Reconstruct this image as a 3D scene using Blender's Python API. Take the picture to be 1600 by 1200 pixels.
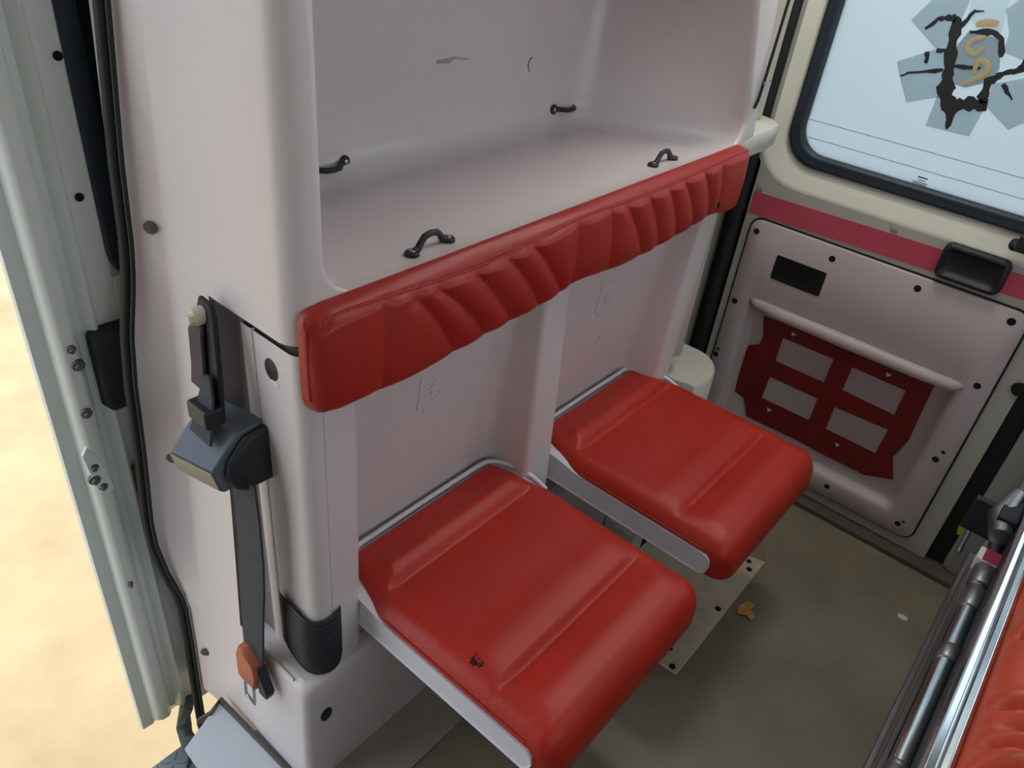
import bpy, bmesh, math, random
from mathutils import Vector, Matrix
random.seed(7)
for o in list(bpy.data.objects): bpy.data.objects.remove(o, do_unlink=True)
SC = bpy.context.scene
COL = SC.collection
# axes: x runs along the seat wall to the rear doors, y points into that wall (cabin is y < 0), z up, floor at z = 0
# ---------------------------------------------------------------- camera
cam_d = bpy.data.cameras.new('camera'); cam = bpy.data.objects.new('camera', cam_d); COL.objects.link(cam)
CAM_R = [[0.647748, -0.755092, 0.10128], [-0.375507, -0.432102, -0.819928], [0.662885, 0.493076, -0.563436]]
CAM_C = [-0.42668, -0.68008, 1.47635]
M4 = Matrix(((CAM_R[0][0], -CAM_R[1][0], -CAM_R[2][0], CAM_C[0]),
             (CAM_R[0][1], -CAM_R[1][1], -CAM_R[2][1], CAM_C[1]),
             (CAM_R[0][2], -CAM_R[1][2], -CAM_R[2][2], CAM_C[2]),
             (0, 0, 0, 1)))
cam.matrix_world = M4
cam_d.sensor_width = 36.0; cam_d.lens = 27.0; cam_d.clip_start = 0.01
SC.camera = cam
# ---------------------------------------------------------------- world, sun, exposure
W = bpy.data.worlds.new('world'); SC.world = W; W.use_nodes = True
wn = W.node_tree.nodes; wl = W.node_tree.links
for n in list(wn): wn.remove(n)
wo = wn.new('ShaderNodeOutputWorld'); wb = wn.new('ShaderNodeBackground')
wb.inputs['Color'].default_value = (0.80, 0.89, 1.0, 1); wb.inputs['Strength'].default_value = 1.9
wl.new(wb.outputs[0], wo.inputs[0])
sd = bpy.data.lights.new('sun', 'SUN'); sun = bpy.data.objects.new('sun', sd); COL.objects.link(sun)
sd.energy = 3.2; sd.angle = 0.01; sd.color = (1.0, 0.93, 0.80)
sun.rotation_euler = Vector((0.16, 0.03, -0.98)).to_track_quat('-Z', 'Y').to_euler()
SC.view_settings.view_transform = 'Standard'; SC.view_settings.look = 'None'
SC.view_settings.gamma = 1.0; SC.view_settings.use_curve_mapping = False
SC.view_settings.exposure = 0.3

# ---------------------------------------------------------------- materials
def srgb(r, g, b):
    f = lambda c: (c/255/12.92) if c/255 <= 0.04045 else ((c/255+0.055)/1.055)**2.4
    return (f(r), f(g), f(b), 1)
MATS = {}
def mat(name, col, rough=0.5, metal=0.0, var=0.0, vscale=8.0, bump=0.0, bscale=200.0, spec=0.5, coat=0.0, stretch=None, col2=None):
    m = bpy.data.materials.new(name); m.use_nodes = True
    nt = m.node_tree; b = nt.nodes['Principled BSDF']
    b.inputs['Base Color'].default_value = col
    b.inputs['Roughness'].default_value = rough; b.inputs['Metallic'].default_value = metal
    b.inputs['Specular IOR Level'].default_value = spec
    if coat: b.inputs['Coat Weight'].default_value = coat; b.inputs['Coat Roughness'].default_value = 0.25
    tc = nt.nodes.new('ShaderNodeTexCoord'); src = tc.outputs['Object']
    if stretch:
        mp = nt.nodes.new('ShaderNodeMapping'); mp.inputs['Scale'].default_value = stretch
        nt.links.new(src, mp.inputs['Vector']); src = mp.outputs['Vector']
    if var or col2:
        n = nt.nodes.new('ShaderNodeTexNoise'); n.inputs['Scale'].default_value = vscale; n.inputs['Detail'].default_value = 6
        n.inputs['Roughness'].default_value = 0.6
        nt.links.new(src, n.inputs['Vector'])
        r = nt.nodes.new('ShaderNodeValToRGB'); r.color_ramp.elements[0].position = 0.32; r.color_ramp.elements[1].position = 0.68
        c2 = col2 if col2 else tuple(min(1, c*(1+var)) for c in col[:3])+(1,)
        c1 = col if col2 else tuple(c*(1-var) for c in col[:3])+(1,)
        r.color_ramp.elements[0].color = c1; r.color_ramp.elements[1].color = c2
        nt.links.new(n.outputs['Fac'], r.inputs['Fac']); nt.links.new(r.outputs['Color'], b.inputs['Base Color'])
    if bump:
        n2 = nt.nodes.new('ShaderNodeTexNoise'); n2.inputs['Scale'].default_value = bscale; n2.inputs['Detail'].default_value = 4
        nt.links.new(src, n2.inputs['Vector'])
        bp = nt.nodes.new('ShaderNodeBump'); bp.inputs['Strength'].default_value = bump; bp.inputs['Distance'].default_value = 0.002
        nt.links.new(n2.outputs['Fac'], bp.inputs['Height']); nt.links.new(bp.outputs['Normal'], b.inputs['Normal'])
    MATS[name] = m
    return m
mat('white_plastic', srgb(222, 214, 214), 0.38, var=0.025, vscale=3, bump=0.04, bscale=40)
mat('white_gelcoat', srgb(222, 212, 211), 0.24, var=0.02, vscale=2.5, bump=0.03, bscale=25)
mat('seat_pan_plastic', srgb(222, 220, 228), 0.4, var=0.03, vscale=6)
mat('ivory_plastic', srgb(214, 212, 200), 0.4, var=0.02, vscale=5)
mat('trim_beige', srgb(196, 188, 174), 0.5, var=0.03)
mat('door_paint', srgb(178, 178, 168), 0.35, var=0.03, vscale=5)
mat('jamb_paint', srgb(150, 152, 146), 0.4, var=0.06, vscale=6)
mat('sill_lip', srgb(232, 234, 218), 0.4, var=0.03, vscale=5)
mat('panel_grey', srgb(190, 178, 178), 0.45, var=0.05, vscale=7, bump=0.05, bscale=60)
mat('channel_shade_grey', srgb(128, 118, 122), 0.5, var=0.06, vscale=12)  # shading of the recessed channel painted in as a darker grey
mat('green_grey_paint', srgb(226, 234, 230), 0.24, var=0.03, vscale=4)
mat('red_stripe', srgb(202, 84, 104), 0.35, var=0.05, vscale=9)
mat('red_bracket', srgb(120, 20, 20), 0.5, var=0.15, vscale=14)
mat('black_plastic', srgb(34, 38, 44), 0.5, var=0.1, vscale=30)
mat('black_rubber', srgb(26, 28, 30), 0.65, var=0.15, vscale=25, bump=0.1, bscale=80)
mat('blue_black_rubber', srgb(36, 50, 62), 0.5, var=0.1, vscale=20)
mat('glass_dark', srgb(16, 30, 38), 0.08, spec=0.6)
mat('black_hole', srgb(14, 13, 13), 0.9)
mat('gasket_grey', srgb(92, 86, 78), 0.7, var=0.1)
mat('belt_web', srgb(58, 64, 68), 0.8, var=0.12, vscale=60, bump=0.3, bscale=400)
mat('belt_maroon', srgb(74, 58, 62), 0.75, var=0.12, vscale=40, bump=0.3, bscale=400)
mat('retractor_grey', srgb(98, 108, 120), 0.45, var=0.05)
mat('retractor_side', srgb(150, 148, 138), 0.5, var=0.05)
mat('buckle_orange', srgb(176, 92, 62), 0.5, var=0.08, vscale=30)
mat('steel', srgb(190, 192, 194), 0.28, metal=1.0, var=0.08, vscale=20)
mat('bolt_cream', srgb(206, 200, 176), 0.5)
mat('bolt_grey', srgb(104, 106, 98), 0.5, metal=0.4)
mat('chrome', srgb(214, 222, 226), 0.16, metal=1.0, var=0.05, vscale=30)
mat('dull_aluminium', srgb(150, 148, 152), 0.38, metal=0.9, var=0.1, vscale=25)
mat('floor_vinyl', srgb(134, 126, 108), 0.45, var=0.16, vscale=5, bump=0.1, bscale=120)
mat('floor_strip', srgb(168, 158, 152), 0.5, var=0.05, vscale=10)
mat('sheet_white', srgb(205, 212, 218), 0.35, var=0.02, vscale=8)
mat('plate_alu', srgb(222, 214, 194), 0.38, metal=0.4, var=0.12, vscale=16)
mat('tread_plate', srgb(120, 134, 138), 0.5, metal=0.3, var=0.1, vscale=20)
mat('step_plastic', srgb(86, 96, 96), 0.6, var=0.12, vscale=15)
mat('mattress_vinyl', srgb(206, 82, 54), 0.45, var=0.06, vscale=9, bump=0.12, bscale=90)
mat('debris_brown', srgb(214, 156, 84), 0.7, var=0.2, vscale=80)
mat('crack_pale', srgb(150, 146, 128), 0.7)
mat('yellow_green', srgb(168, 190, 20), 0.5)
mat('label_red', srgb(150, 36, 62), 0.5)
mat('label_white', srgb(225, 225, 222), 0.5)
mat('van_lining', srgb(200, 195, 190), 0.5, var=0.03)
mat('stain_dark', srgb(78, 18, 14), 0.6)
mat('emblem_dark', srgb(40, 44, 46), 0.7)
mat('emblem_cream', srgb(196, 178, 132), 0.6)

def vinyl(name, col, col2):
    m = mat(name, col, 0.42, bump=0.0, spec=0.5)
    nt = m.node_tree; b = nt.nodes['Principled BSDF']; L = nt.links
    tc = nt.nodes.new('ShaderNodeTexCoord')
    n = nt.nodes.new('ShaderNodeTexNoise'); n.inputs['Scale'].default_value = 6; n.inputs['Detail'].default_value = 5
    L.new(tc.outputs['Object'], n.inputs['Vector'])
    r = nt.nodes.new('ShaderNodeValToRGB'); r.color_ramp.elements[0].position = 0.35; r.color_ramp.elements[1].position = 0.7
    r.color_ramp.elements[0].color = col; r.color_ramp.elements[1].color = col2
    L.new(n.outputs['Fac'], r.inputs['Fac']); L.new(r.outputs['Color'], b.inputs['Base Color'])
    v = nt.nodes.new('ShaderNodeTexVoronoi'); v.feature = 'DISTANCE_TO_EDGE'; v.inputs['Scale'].default_value = 260
    nz = nt.nodes.new('ShaderNodeTexNoise'); nz.inputs['Scale'].default_value = 30; nz.inputs['Detail'].default_value = 6
    L.new(tc.outputs['Object'], nz.inputs['Vector']); L.new(tc.outputs['Object'], v.inputs['Vector'])
    ad = nt.nodes.new('ShaderNodeMath'); ad.operation = 'MULTIPLY_ADD'; ad.inputs[1].default_value = 0.8
    L.new(v.outputs['Distance'], ad.inputs[0]); L.new(nz.outputs['Fac'], ad.inputs[2])
    bp = nt.nodes.new('ShaderNodeBump'); bp.inputs['Strength'].default_value = 0.22; bp.inputs['Distance'].default_value = 0.003
    L.new(ad.outputs[0], bp.inputs['Height']); L.new(bp.outputs['Normal'], b.inputs['Normal'])
    return m
vinyl('red_vinyl', srgb(178, 34, 18), srgb(190, 42, 24))
vinyl('backrest_vinyl_shaded', srgb(162, 34, 26), srgb(172, 42, 32))  # seat vinyl darkened, shading on the backrest painted into the colour
vinyl('dark_red_vinyl', srgb(160, 38, 28), srgb(172, 44, 34))

def frosted(name, col, trans=0.75):
    m = bpy.data.materials.new(name); m.use_nodes = True; nt = m.node_tree
    for n in list(nt.nodes): nt.nodes.remove(n)
    out = nt.nodes.new('ShaderNodeOutputMaterial'); mx = nt.nodes.new('ShaderNodeMixShader'); mx.inputs[0].default_value = trans
    d = nt.nodes.new('ShaderNodeBsdfPrincipled'); d.inputs['Base Color'].default_value = col; d.inputs['Roughness'].default_value = 0.25
    t = nt.nodes.new('ShaderNodeBsdfTranslucent'); t.inputs['Color'].default_value = col
    nt.links.new(d.outputs[0], mx.inputs[1]); nt.links.new(t.outputs[0], mx.inputs[2]); nt.links.new(mx.outputs[0], out.inputs[0])
    MATS[name] = m
frosted('frosted_pane', (0.66, 0.74, 0.78, 1), 0.7)
def clear_pane(name):
    m = bpy.data.materials.new(name); m.use_nodes = True; nt = m.node_tree
    for n in list(nt.nodes): nt.nodes.remove(n)
    out = nt.nodes.new('ShaderNodeOutputMaterial'); mx = nt.nodes.new('ShaderNodeMixShader'); mx.inputs[0].default_value = 0.06
    t = nt.nodes.new('ShaderNodeBsdfTransparent'); t.inputs['Color'].default_value = (0.93, 0.97, 0.96, 1)
    g = nt.nodes.new('ShaderNodeBsdfGlossy'); g.inputs['Roughness'].default_value = 0.02
    nt.links.new(t.outputs[0], mx.inputs[1]); nt.links.new(g.outputs[0], mx.inputs[2]); nt.links.new(mx.outputs[0], out.inputs[0])
    MATS[name] = m
clear_pane('clear_pane')
frosted('fill_hatch_dome', (0.9, 0.92, 0.93, 1), 0.85)
frosted('film_line', (0.56, 0.63, 0.66, 1), 0.7)
frosted('emblem_blue', (0.74, 0.80, 0.82, 1), 0.85)
frosted('emblem_mid', (0.62, 0.68, 0.68, 1), 0.8)
frosted('emblem_pale', (0.90, 0.94, 0.95, 1), 0.9)
lg = bpy.data.materials.new('fill_lamp_glow'); lg.use_nodes = True; MATS['fill_lamp_glow'] = lg
lb = lg.node_tree.nodes['Principled BSDF']; lb.inputs['Emission Color'].default_value = (1.0, 0.96, 0.88, 1); lb.inputs['Emission Strength'].default_value = 26.0
# sandy ground
g = mat('sandy_ground', srgb(152, 134, 104), 0.9, vscale=3.0, col2=srgb(172, 152, 120), bump=0.3, bscale=25)

# ---------------------------------------------------------------- mesh helpers
def root_of(p):
    while p.parent: p = p.parent
    return p
def finish(name, bm, m, parent=None, sharp=40, origin=None, bevel=None, recalc=True):
    if recalc: bmesh.ops.recalc_face_normals(bm, faces=bm.faces[:])
    off = Vector(root_of(parent).location) if parent else (Vector(origin) if origin is not None else Vector((0, 0, 0)))
    if off.length: bmesh.ops.translate(bm, verts=bm.verts[:], vec=-off)
    me = bpy.data.meshes.new(name); bm.to_mesh(me); bm.free()
    me.materials.append(MATS[m])
    for p in me.polygons: p.use_smooth = True
    me.set_sharp_from_angle(angle=math.radians(sharp))
    o = bpy.data.objects.new(name, me); COL.objects.link(o)
    if parent: o.parent = parent
    elif origin is not None: o.location = origin
    if bevel:
        md = o.modifiers.new('bevel', 'BEVEL'); md.width = bevel; md.segments = 3; md.limit_method = 'ANGLE'; md.angle_limit = math.radians(35)
        md.harden_normals = False
    return o
def tag(o, label=None, cat=None, group=None, kind=None):
    if label: o['label'] = label
    if cat: o['category'] = cat
    if group: o['group'] = group
    if kind: o['kind'] = kind
    return o
def thing(name, loc, label, cat, group=None, kind=None):
    o = bpy.data.objects.new(name, None); COL.objects.link(o); o.location = loc; o.empty_display_size = 0.05
    return tag(o, label, cat, group, kind)
def structure(name, loc, label, cat):
    return thing(name, loc, label, cat, kind='structure')
def BM(): return bmesh.new()
def box(bm, x0, x1, y0, y1, z0, z1):
    v = [bm.verts.new((x, y, z)) for x in (x0, x1) for y in (y0, y1) for z in (z0, z1)]
    for f in ((0,1,3,2), (4,6,7,5), (0,4,5,1), (2,3,7,6), (0,2,6,4), (1,5,7,3)): bm.faces.new([v[i] for i in f])
    return v
def loft(bm, loops, closed=True, cap0=False, cap1=False):
    """bridge loops of equal length"""
    vs = [[bm.verts.new(p) for p in L] for L in loops]
    n = len(loops[0])
    for a, b in zip(vs, vs[1:]):
        for i in range(n if closed else n-1):
            j = (i+1) % n
            bm.faces.new((a[i], a[j], b[j], b[i]))
    if cap0: bm.faces.new(list(reversed(vs[0])))
    if cap1: bm.faces.new(vs[-1])
    return vs
def rrect(u0, u1, v0, v1, r, n=6, ne=1):
    """rounded rectangle, fixed point count (4*(n+1) + edge points)"""
    r = max(1e-4, min(r, (u1-u0)/2-1e-5, (v1-v0)/2-1e-5))
    pts = []
    C = [(u1-r, v0+r, -90), (u1-r, v1-r, 0), (u0+r, v1-r, 90), (u0+r, v0+r, 180)]
    for cu, cv, a0 in C:
        for k in range(n+1):
            a = math.radians(a0+90*k/n); pts.append((cu+r*math.cos(a), cv+r*math.sin(a)))
    return pts
def tube(bm, pts, r, seg=10, cap=True):
    """round tube along a polyline; r may be a list"""
    P = [Vector(p) for p in pts]; n = len(P); loops = []
    t0 = (P[1]-P[0]).normalized(); up = Vector((0, 0, 1)) if abs(t0.z) < 0.9 else Vector((1, 0, 0))
    u = t0.cross(up).normalized(); 
    for i in range(n):
        t = ((P[min(i+1, n-1)]-P[i]).normalized()+(P[i]-P[max(i-1, 0)]).normalized()).normalized()
        u = (u-t*u.dot(t)).normalized(); w = t.cross(u)
        rr = r[i] if isinstance(r, (list, tuple)) else r
        loops.append([tuple(P[i]+u*(rr*math.cos(2*math.pi*k/seg))+w*(rr*math.sin(2*math.pi*k/seg))) for k in range(seg)])
    loft(bm, loops, True, cap, cap)
def ribbon(bm, pts, wdir, w, th):
    """flat strap along pts, width w along wdir (w may be a list)"""
    P = [Vector(p) for p in pts]; W = Vector(wdir).normalized(); loops = []
    for i, p in enumerate(P):
        t = (P[min(i+1, len(P)-1)]-P[max(i-1, 0)]).normalized(); nrm = t.cross(W).normalized()
        ww = w[i] if isinstance(w, (list, tuple)) else w
        loops.append([tuple(p+W*(ww/2)*a+nrm*(th/2)*b) for a, b in ((-1,-1), (1,-1), (1,1), (-1,1))])
    loft(bm, loops, True, True, True)
def disc(bm, c, nrm, r, h, seg=16, r2=None, sx=1.0, sy=1.0, up=(0,0,1)):
    """short cylinder from c along nrm"""
    N = Vector(nrm).normalized(); U = Vector(up); U = (U-N*U.dot(N))
    if U.length < 1e-4: U = Vector((1,0,0)); U = U-N*U.dot(N)
    U.normalize(); V = N.cross(U); c = Vector(c)
    L = lambda rr, d: [tuple(c+N*d+U*(rr*sy*math.sin(2*math.pi*k/seg))+V*(rr*sx*math.cos(2*math.pi*k/seg))) for k in range(seg)]
    loft(bm, [L(r, 0), L(r, h*0.7), L(r2 if r2 else r*0.85, h)], True, True, True)
def prism(bm, poly, axis, a, b):
    """extrude 2D polygon along axis from a to b; poly is in the other two axes in order"""
    def P(p, d):
        if axis == 'x': return (d, p[0], p[1])
        if axis == 'y': return (p[0], d, p[1])
        return (p[0], p[1], d)
    loft(bm, [[P(p, a) for p in poly], [P(p, b) for p in poly]], True, True, True)
def interp(tab, x):
    if x <= tab[0][0]: return tab[0][1]
    for (a, fa), (b, fb) in zip(tab, tab[1:]):
        if x <= b:
            t = (x-a)/(b-a); return fa+(fb-fa)*t
    return tab[-1][1]
def sm(a, b, x):
    t = max(0, min(1, (x-a)/(b-a))); return t*t*(3-2*t)
def copy_tree(o, parent=None):
    c = o.copy(); COL.objects.link(c); c.parent = parent
    for ch in list(o.children): copy_tree(ch, c)
    return c

# ================================================================ the van shell
bm = BM(); box(bm, -0.12, 1.58, -1.75, 0.16, -0.04, 0.0); box(bm, 0.01, 1.58, 0.16, 0.36, -0.04, 0.0); box(bm, -1.9, -0.12, -1.75, -0.25, -0.04, 0.0)
floor = tag(finish('floor', bm, 'floor_vinyl'), 'dark grey vinyl floor of the van', 'floor', kind='structure')
HX0, HX1, HY0, HY1 = 0.50, 1.08, -0.66, -0.10  # opening for an added roof hatch, unseen, lights seats and floor
bm = BM(); box(bm, -1.9, HX0, -1.80, 0.40, 1.92, 1.96); box(bm, HX1, 1.62, -1.80, 0.40, 1.92, 1.96); box(bm, HX0, HX1, -1.80, HY0, 1.92, 1.96); box(bm, HX0, HX1, HY1, 0.40, 1.92, 1.96)
tag(finish('ceiling', bm, 'van_lining'), 'pale ceiling of the van above the seats', 'ceiling', kind='structure')
hp = lambda g: rrect(HX0-0.03+g, HX1+0.03-g, HY0-0.03+g, HY1+0.03-g, 0.05)
bm = BM(); loft(bm, [[(x, y, z) for x, y in hp(g)] for g, z in ((0,1.962), (0.01,2.0), (0.07,2.02))], True, False, True)
tag(finish('fill_hatch', bm, 'fill_hatch_dome', recalc=False), 'added milky roof hatch, out of view, for fill light', 'window', kind='structure')
bm = BM(); box(bm, 0.08, 1.62, 0.362, 0.385, -0.3, 1.92)
tag(finish('wall_left', bm, 'van_lining'), 'van side wall behind the white seat unit', 'wall', kind='structure')
bm = BM(); box(bm, -1.9, 1.62, -1.80, -1.75, -0.3, 1.0); box(bm, -1.9, 1.62, -1.80, -1.75, 1.62, 1.92); box(bm, -1.9, -0.75, -1.80, -1.75, 1.0, 1.62); box(bm, 0.95, 1.62, -1.80, -1.75, 1.0, 1.62)
tag(finish('wall_right', bm, 'van_lining'), 'van side wall beyond the stretcher', 'wall', kind='structure')
bm = BM(); box(bm, -0.75, 0.95, -1.785, -1.780, 1.0, 1.62)  # added pane, never in view, lets fill light onto the seat unit
tag(finish('fill_window', bm, 'clear_pane'), 'added side window beyond the stretcher, out of view, for fill light', 'window', kind='structure')
bm = BM(); box(bm, -1.95, -1.9, -1.80, 0.40, -0.3, 1.92)
tag(finish('wall_front', bm, 'van_lining'), 'bulkhead behind the driver cab', 'wall', kind='structure')
bm = BM(); box(bm, -1.9, -1.2, 0.362, 0.385, -0.3, 1.92); box(bm, -1.2, 0.08, 0.362, 0.385, 1.72, 1.92)
tag(finish('trim_1', bm, 'van_lining'), 'pillar and header around the side door opening', 'trim', kind='structure')

# added ceiling lamp, out of view, brightens the far seat and rear doors
CL = thing('fill_lamp', (1.26, -0.19, 1.92), 'added white fill lamp on the unseen roof near the rear doors', 'lamp')
bm = BM(); loft(bm, [[(x, y, 1.92) for x, y in rrect(1.18,1.34,-0.34,-0.04,0.03)], [(x, y, 1.905) for x, y in rrect(1.18,1.34,-0.34,-0.04,0.03)], [(x, y, 1.90) for x, y in rrect(1.19,1.33,-0.33,-0.05,0.025)], [(x, y, 1.902) for x, y in rrect(1.195,1.325,-0.325,-0.055,0.02)]], True, True, False); finish('housing', bm, 'white_plastic', CL)
bm = BM(); loft(bm, [[(x, y, 1.903) for x, y in rrect(1.195,1.325,-0.325,-0.055,0.02)], [(x, y, 1.893) for x, y in rrect(1.21,1.31,-0.31,-0.07,0.02)]], True, True, True); finish('fill_lamp_diffuser', bm, 'fill_lamp_glow', CL)

# floor strip, black gap line, threshold sheet
bm = BM(); box(bm, -0.02, 1.18, -0.118, -0.002, 0.0, 0.004)
tag(finish('trim_2', bm, 'floor_strip'), 'pale grey floor strip along the foot of the seat unit', 'trim', kind='structure')
bm = BM(); prism(bm, [(-0.02,0.262), (-0.118,0.222), (-0.122,0.16), (-0.125,-0.9), (-0.03,-0.9), (-0.02,-0.03), (-0.012,0.0)], 'z', -0.006, 0.003)
tag(finish('trim_3', bm, 'sheet_white'), 'white sheet laid over the floor beside the side door', 'trim', kind='structure')
bm = BM()
ribbon(bm, [(-0.008,-0.002,0.004), (-0.012,0.14,0.004), (-0.016,0.262,0.005), (-0.045,0.25,0.003), (-0.07,0.262,-0.01)], (0.3,0.3,1), 0.012, 0.008)
tag(finish('trim_4', bm, 'gasket_grey'), 'grey sealant bead at the foot of the white unit', 'trim', kind='structure')

# step well beside the sliding door
st = structure('trim_5', (-0.3, 0.2, -0.24), 'grey metal entry step below the side door opening', 'step')
bm = BM(); box(bm, -1.2, -0.06, -0.25, 0.36, -0.225, -0.205); finish('tread', bm, 'tread_plate', st)
bm = BM(); box(bm, -0.125, -0.118, -0.25, 0.20, -0.205, -0.04); finish('riser', bm, 'step_plastic', st)
bm = BM()
for i in range(9):
    for j in range(14):
        x = -0.075-i*0.022; y = 0.35-j*0.022; a = math.radians(45 if (i+j) % 2 else -45)
        dx, dy = 0.009*math.cos(a), 0.009*math.sin(a)
        ribbon(bm, [(x-dx, y-dy, -0.2045), (x+dx, y+dy, -0.2045)], (-dy, dx, 0), 0.0045, 0.002)
tag(finish('tread_bars', bm, 'tread_plate', st), kind='stuff')
bm = BM(); ribbon(bm, [(-0.02,0.40,-0.13), (-0.045,0.40,-0.17), (-0.06,0.36,-0.2), (-0.07,0.33,-0.2)], (0.5,0.6,0.1), [0.05,0.06,0.06,0.08], 0.02)
br = finish('roller_arm', bm, 'step_plastic', st, bevel=0.004)
for p in ((-0.05,0.385,-0.165), (-0.062,0.352,-0.192)):
    bm = BM(); disc(bm, p, (-0.5,-0.5,1), 0.011, 0.012); finish('bolt', bm, 'step_plastic', br)

# ground outside
bm = BM()
N = 40
vs = [[bm.verts.new((-9+18*i/N, -9+18*j/N, -0.62+random.uniform(-.008,.008))) for j in range(N+1)] for i in range(N+1)]
for i in range(N):
    for j in range(N): bm.faces.new((vs[i][j], vs[i+1][j], vs[i+1][j+1], vs[i][j+1]))
tag(finish('ground', bm, 'sandy_ground'), 'sunlit sandy ground outside the open side door', 'ground', kind='structure')

# ================================================================ sliding door (open, outside the wall line)
D = structure('door_1', (-0.05, 0.41, -0.16), 'pale grey-green sliding side door standing open', 'door')
prof = [(-0.122,0.432), (-0.120,0.426), (-0.098,0.424), (-0.095,0.406), (-0.086,0.397), (-0.072,0.396), (-0.064,0.403), (-0.058,0.415), (-0.048,0.415), (-0.043,0.402),
        (-0.037,0.395), (-0.032,0.398), (-0.027,0.408), (0.006,0.405), (0.008,0.43)]
def fr_z(z): return [(x, y, z) for x, y in prof]
bm = BM()
loops = []
for z in (-0.165, -0.160, -0.150, -0.135, 0.0, 0.3, 0.8, 1.2, 1.72):
    k = sm(-0.165, -0.135, z)
    loops.append([(x, 0.428+(y-0.428)*(k if y < 0.42 else 1), z) for x, y in prof]+[(0.008,0.438,z), (-0.122,0.436,z)])
loft(bm, loops, True, True, True)
dfr = finish('door_frame', bm, 'green_grey_paint', D, sharp=55)
bm = BM(); box(bm, 0.006, 0.75, 0.404, 0.432, -0.16, 0.90); box(bm, -0.01, 0.75, 0.412, 0.432, 0.88, 0.96); finish('lower_panel', bm, 'green_grey_paint', D, bevel=0.003)
bm = BM(); box(bm, 0.006, 0.75, 0.404, 0.432, 1.62, 1.72); finish('upper_rail', bm, 'green_grey_paint', D, bevel=0.003)
bm = BM()
L0 = rrect(0.004, 0.74, 0.885, 1.66, 0.06); 
loft(bm, [[(x, 0.403, z) for x, z in L0], [(x, 0.398, z) for x, z in rrect(0.008,0.736,0.89,1.655,0.055)], [(x, 0.398, z) for x, z in rrect(0.03,0.714,0.912,1.63,0.04)], [(x, 0.408, z) for x, z in rrect(0.034,0.71,0.916,1.626,0.04)]])
win = finish('window_rubber', bm, 'blue_black_rubber', D)
bm = BM(); L0 = rrect(0.03, 0.714, 0.912, 1.63, 0.04)
loft(bm, [[(x, 0.406, z) for x, z in L0], [(x, 0.411, z) for x, z in L0]], True, True, True)
finish('window_glass', bm, 'glass_dark', D)
for x, z in ((-0.002,1.213), (-0.014,1.03)):
    bm = BM(); disc(bm, (x,0.4045,z), (0,-1,0), 0.0062, 0.0008); finish('bolt_hole', bm, 'black_hole', D)
for x, z, r in ((-0.076,0.812,0.007), (-0.072,0.782,0.010), (-0.078,0.695,0.009), (-0.088,0.59,0.008), (-0.092,0.565,0.010), (-0.082,0.545,0.008), (-0.08,0.30,0.005)):
    bm = BM(); disc(bm, (x,0.398,z), (-0.25,-1,0), r, 0.007, 8); disc(bm, (x-0.001,0.393,z), (-0.25,-1,0), r*0.55, 0.008, 8)
    finish('bolt', bm, 'bolt_grey', D)
bm = BM(); prism(bm, [(-0.102,0.62), (-0.092,0.635), (-0.078,0.60), (-0.066,0.53), (-0.082,0.53), (-0.094,0.555)], 'y', 0.392, 0.398)
finish('latch_plate', bm, 'green_grey_paint', D, bevel=0.001)
bm = BM(); L0 = rrect(-0.05, 0.012, 0.685, 0.83, 0.012)
loft(bm, [[(x, 0.405, z) for x, z in L0], [(x, 0.383, z) for x, z in rrect(-0.048,0.012,0.687,0.828,0.012)], [(x, 0.378, z) for x, z in rrect(-0.042,0.008,0.694,0.82,0.01)]], True, True, True)
finish('rubber_stop', bm, 'black_rubber', D)
bm = BM(); L0 = rrect(-0.03, 0.03, 0.40, 0.555, 0.012)
loft(bm, [[(x, 0.404, z) for x, z in L0], [(x, 0.399, z) for x, z in L0], [(x, 0.399, z) for x, z in rrect(-0.026,0.026,0.406,0.549,0.01)], [(x, 0.403, z) for x, z in rrect(-0.022,0.022,0.41,0.545,0.008)]], True, False, True)
finish('recess_plate', bm, 'gasket_grey', D)

# rubber seal around the jamb
SEAL = [(-0.22,-0.017), (-0.186,-0.017), (-0.047,-0.013), (0.099,-0.007), (0.2,-0.005), (0.237,-0.008), (0.322,-0.024), (0.40,-0.034), (0.46,-0.035), (0.625,-0.025), (0.756,-0.021), (0.846,-0.013), (0.93,0.0), (0.99,0.005), (1.108,0.008), (1.294,0.022), (1.72,0.045)]
SEALY = [(-0.22,0.36), (0.32,0.36), (0.434,0.355), (0.625,0.345), (0.756,0.335), (0.846,0.33), (0.94,0.32), (0.99,0.315), (1.108,0.305), (1.294,0.295), (1.72,0.285)]
bm = BM(); z = -0.22; P1 = []; 
while z < 1.72:
    P1.append((interp(SEAL, z), interp(SEALY, z)+0.003, z)); z += 0.02
tube(bm, [(x-0.005, y+0.004, z) for x, y, z in P1], 0.0085, 10); tube(bm, [(x-0.003, y-0.010, z) for x, y, z in P1], 0.0035, 8)
sl = tag(finish('trim_6', bm, 'black_rubber', sharp=80), 'black rubber seal along the door jamb', 'trim', kind='structure')

# ================================================================ moulded wall unit
U = thing('moulded_wall_unit', (0.6, 0.18, 0.0), 'white moulded wall unit with an open shelf niche above two folding seats', 'wall unit')
def xe(z): return 0.0+0.036*sm(0.0, 0.95, z)**0.8 if z < 0.95 else 0.036+0.02*(z-0.95)     # front end face position
YBT = [(0,0.297),(0.228,0.308),(0.473,0.314),(0.793,0.300),(1.009,0.278),(1.3,0.258),(1.72,0.245)]
def yb(z): return interp(YBT, z)                                                               # where the end face turns to the jamb
ZT = 1.90
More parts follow.
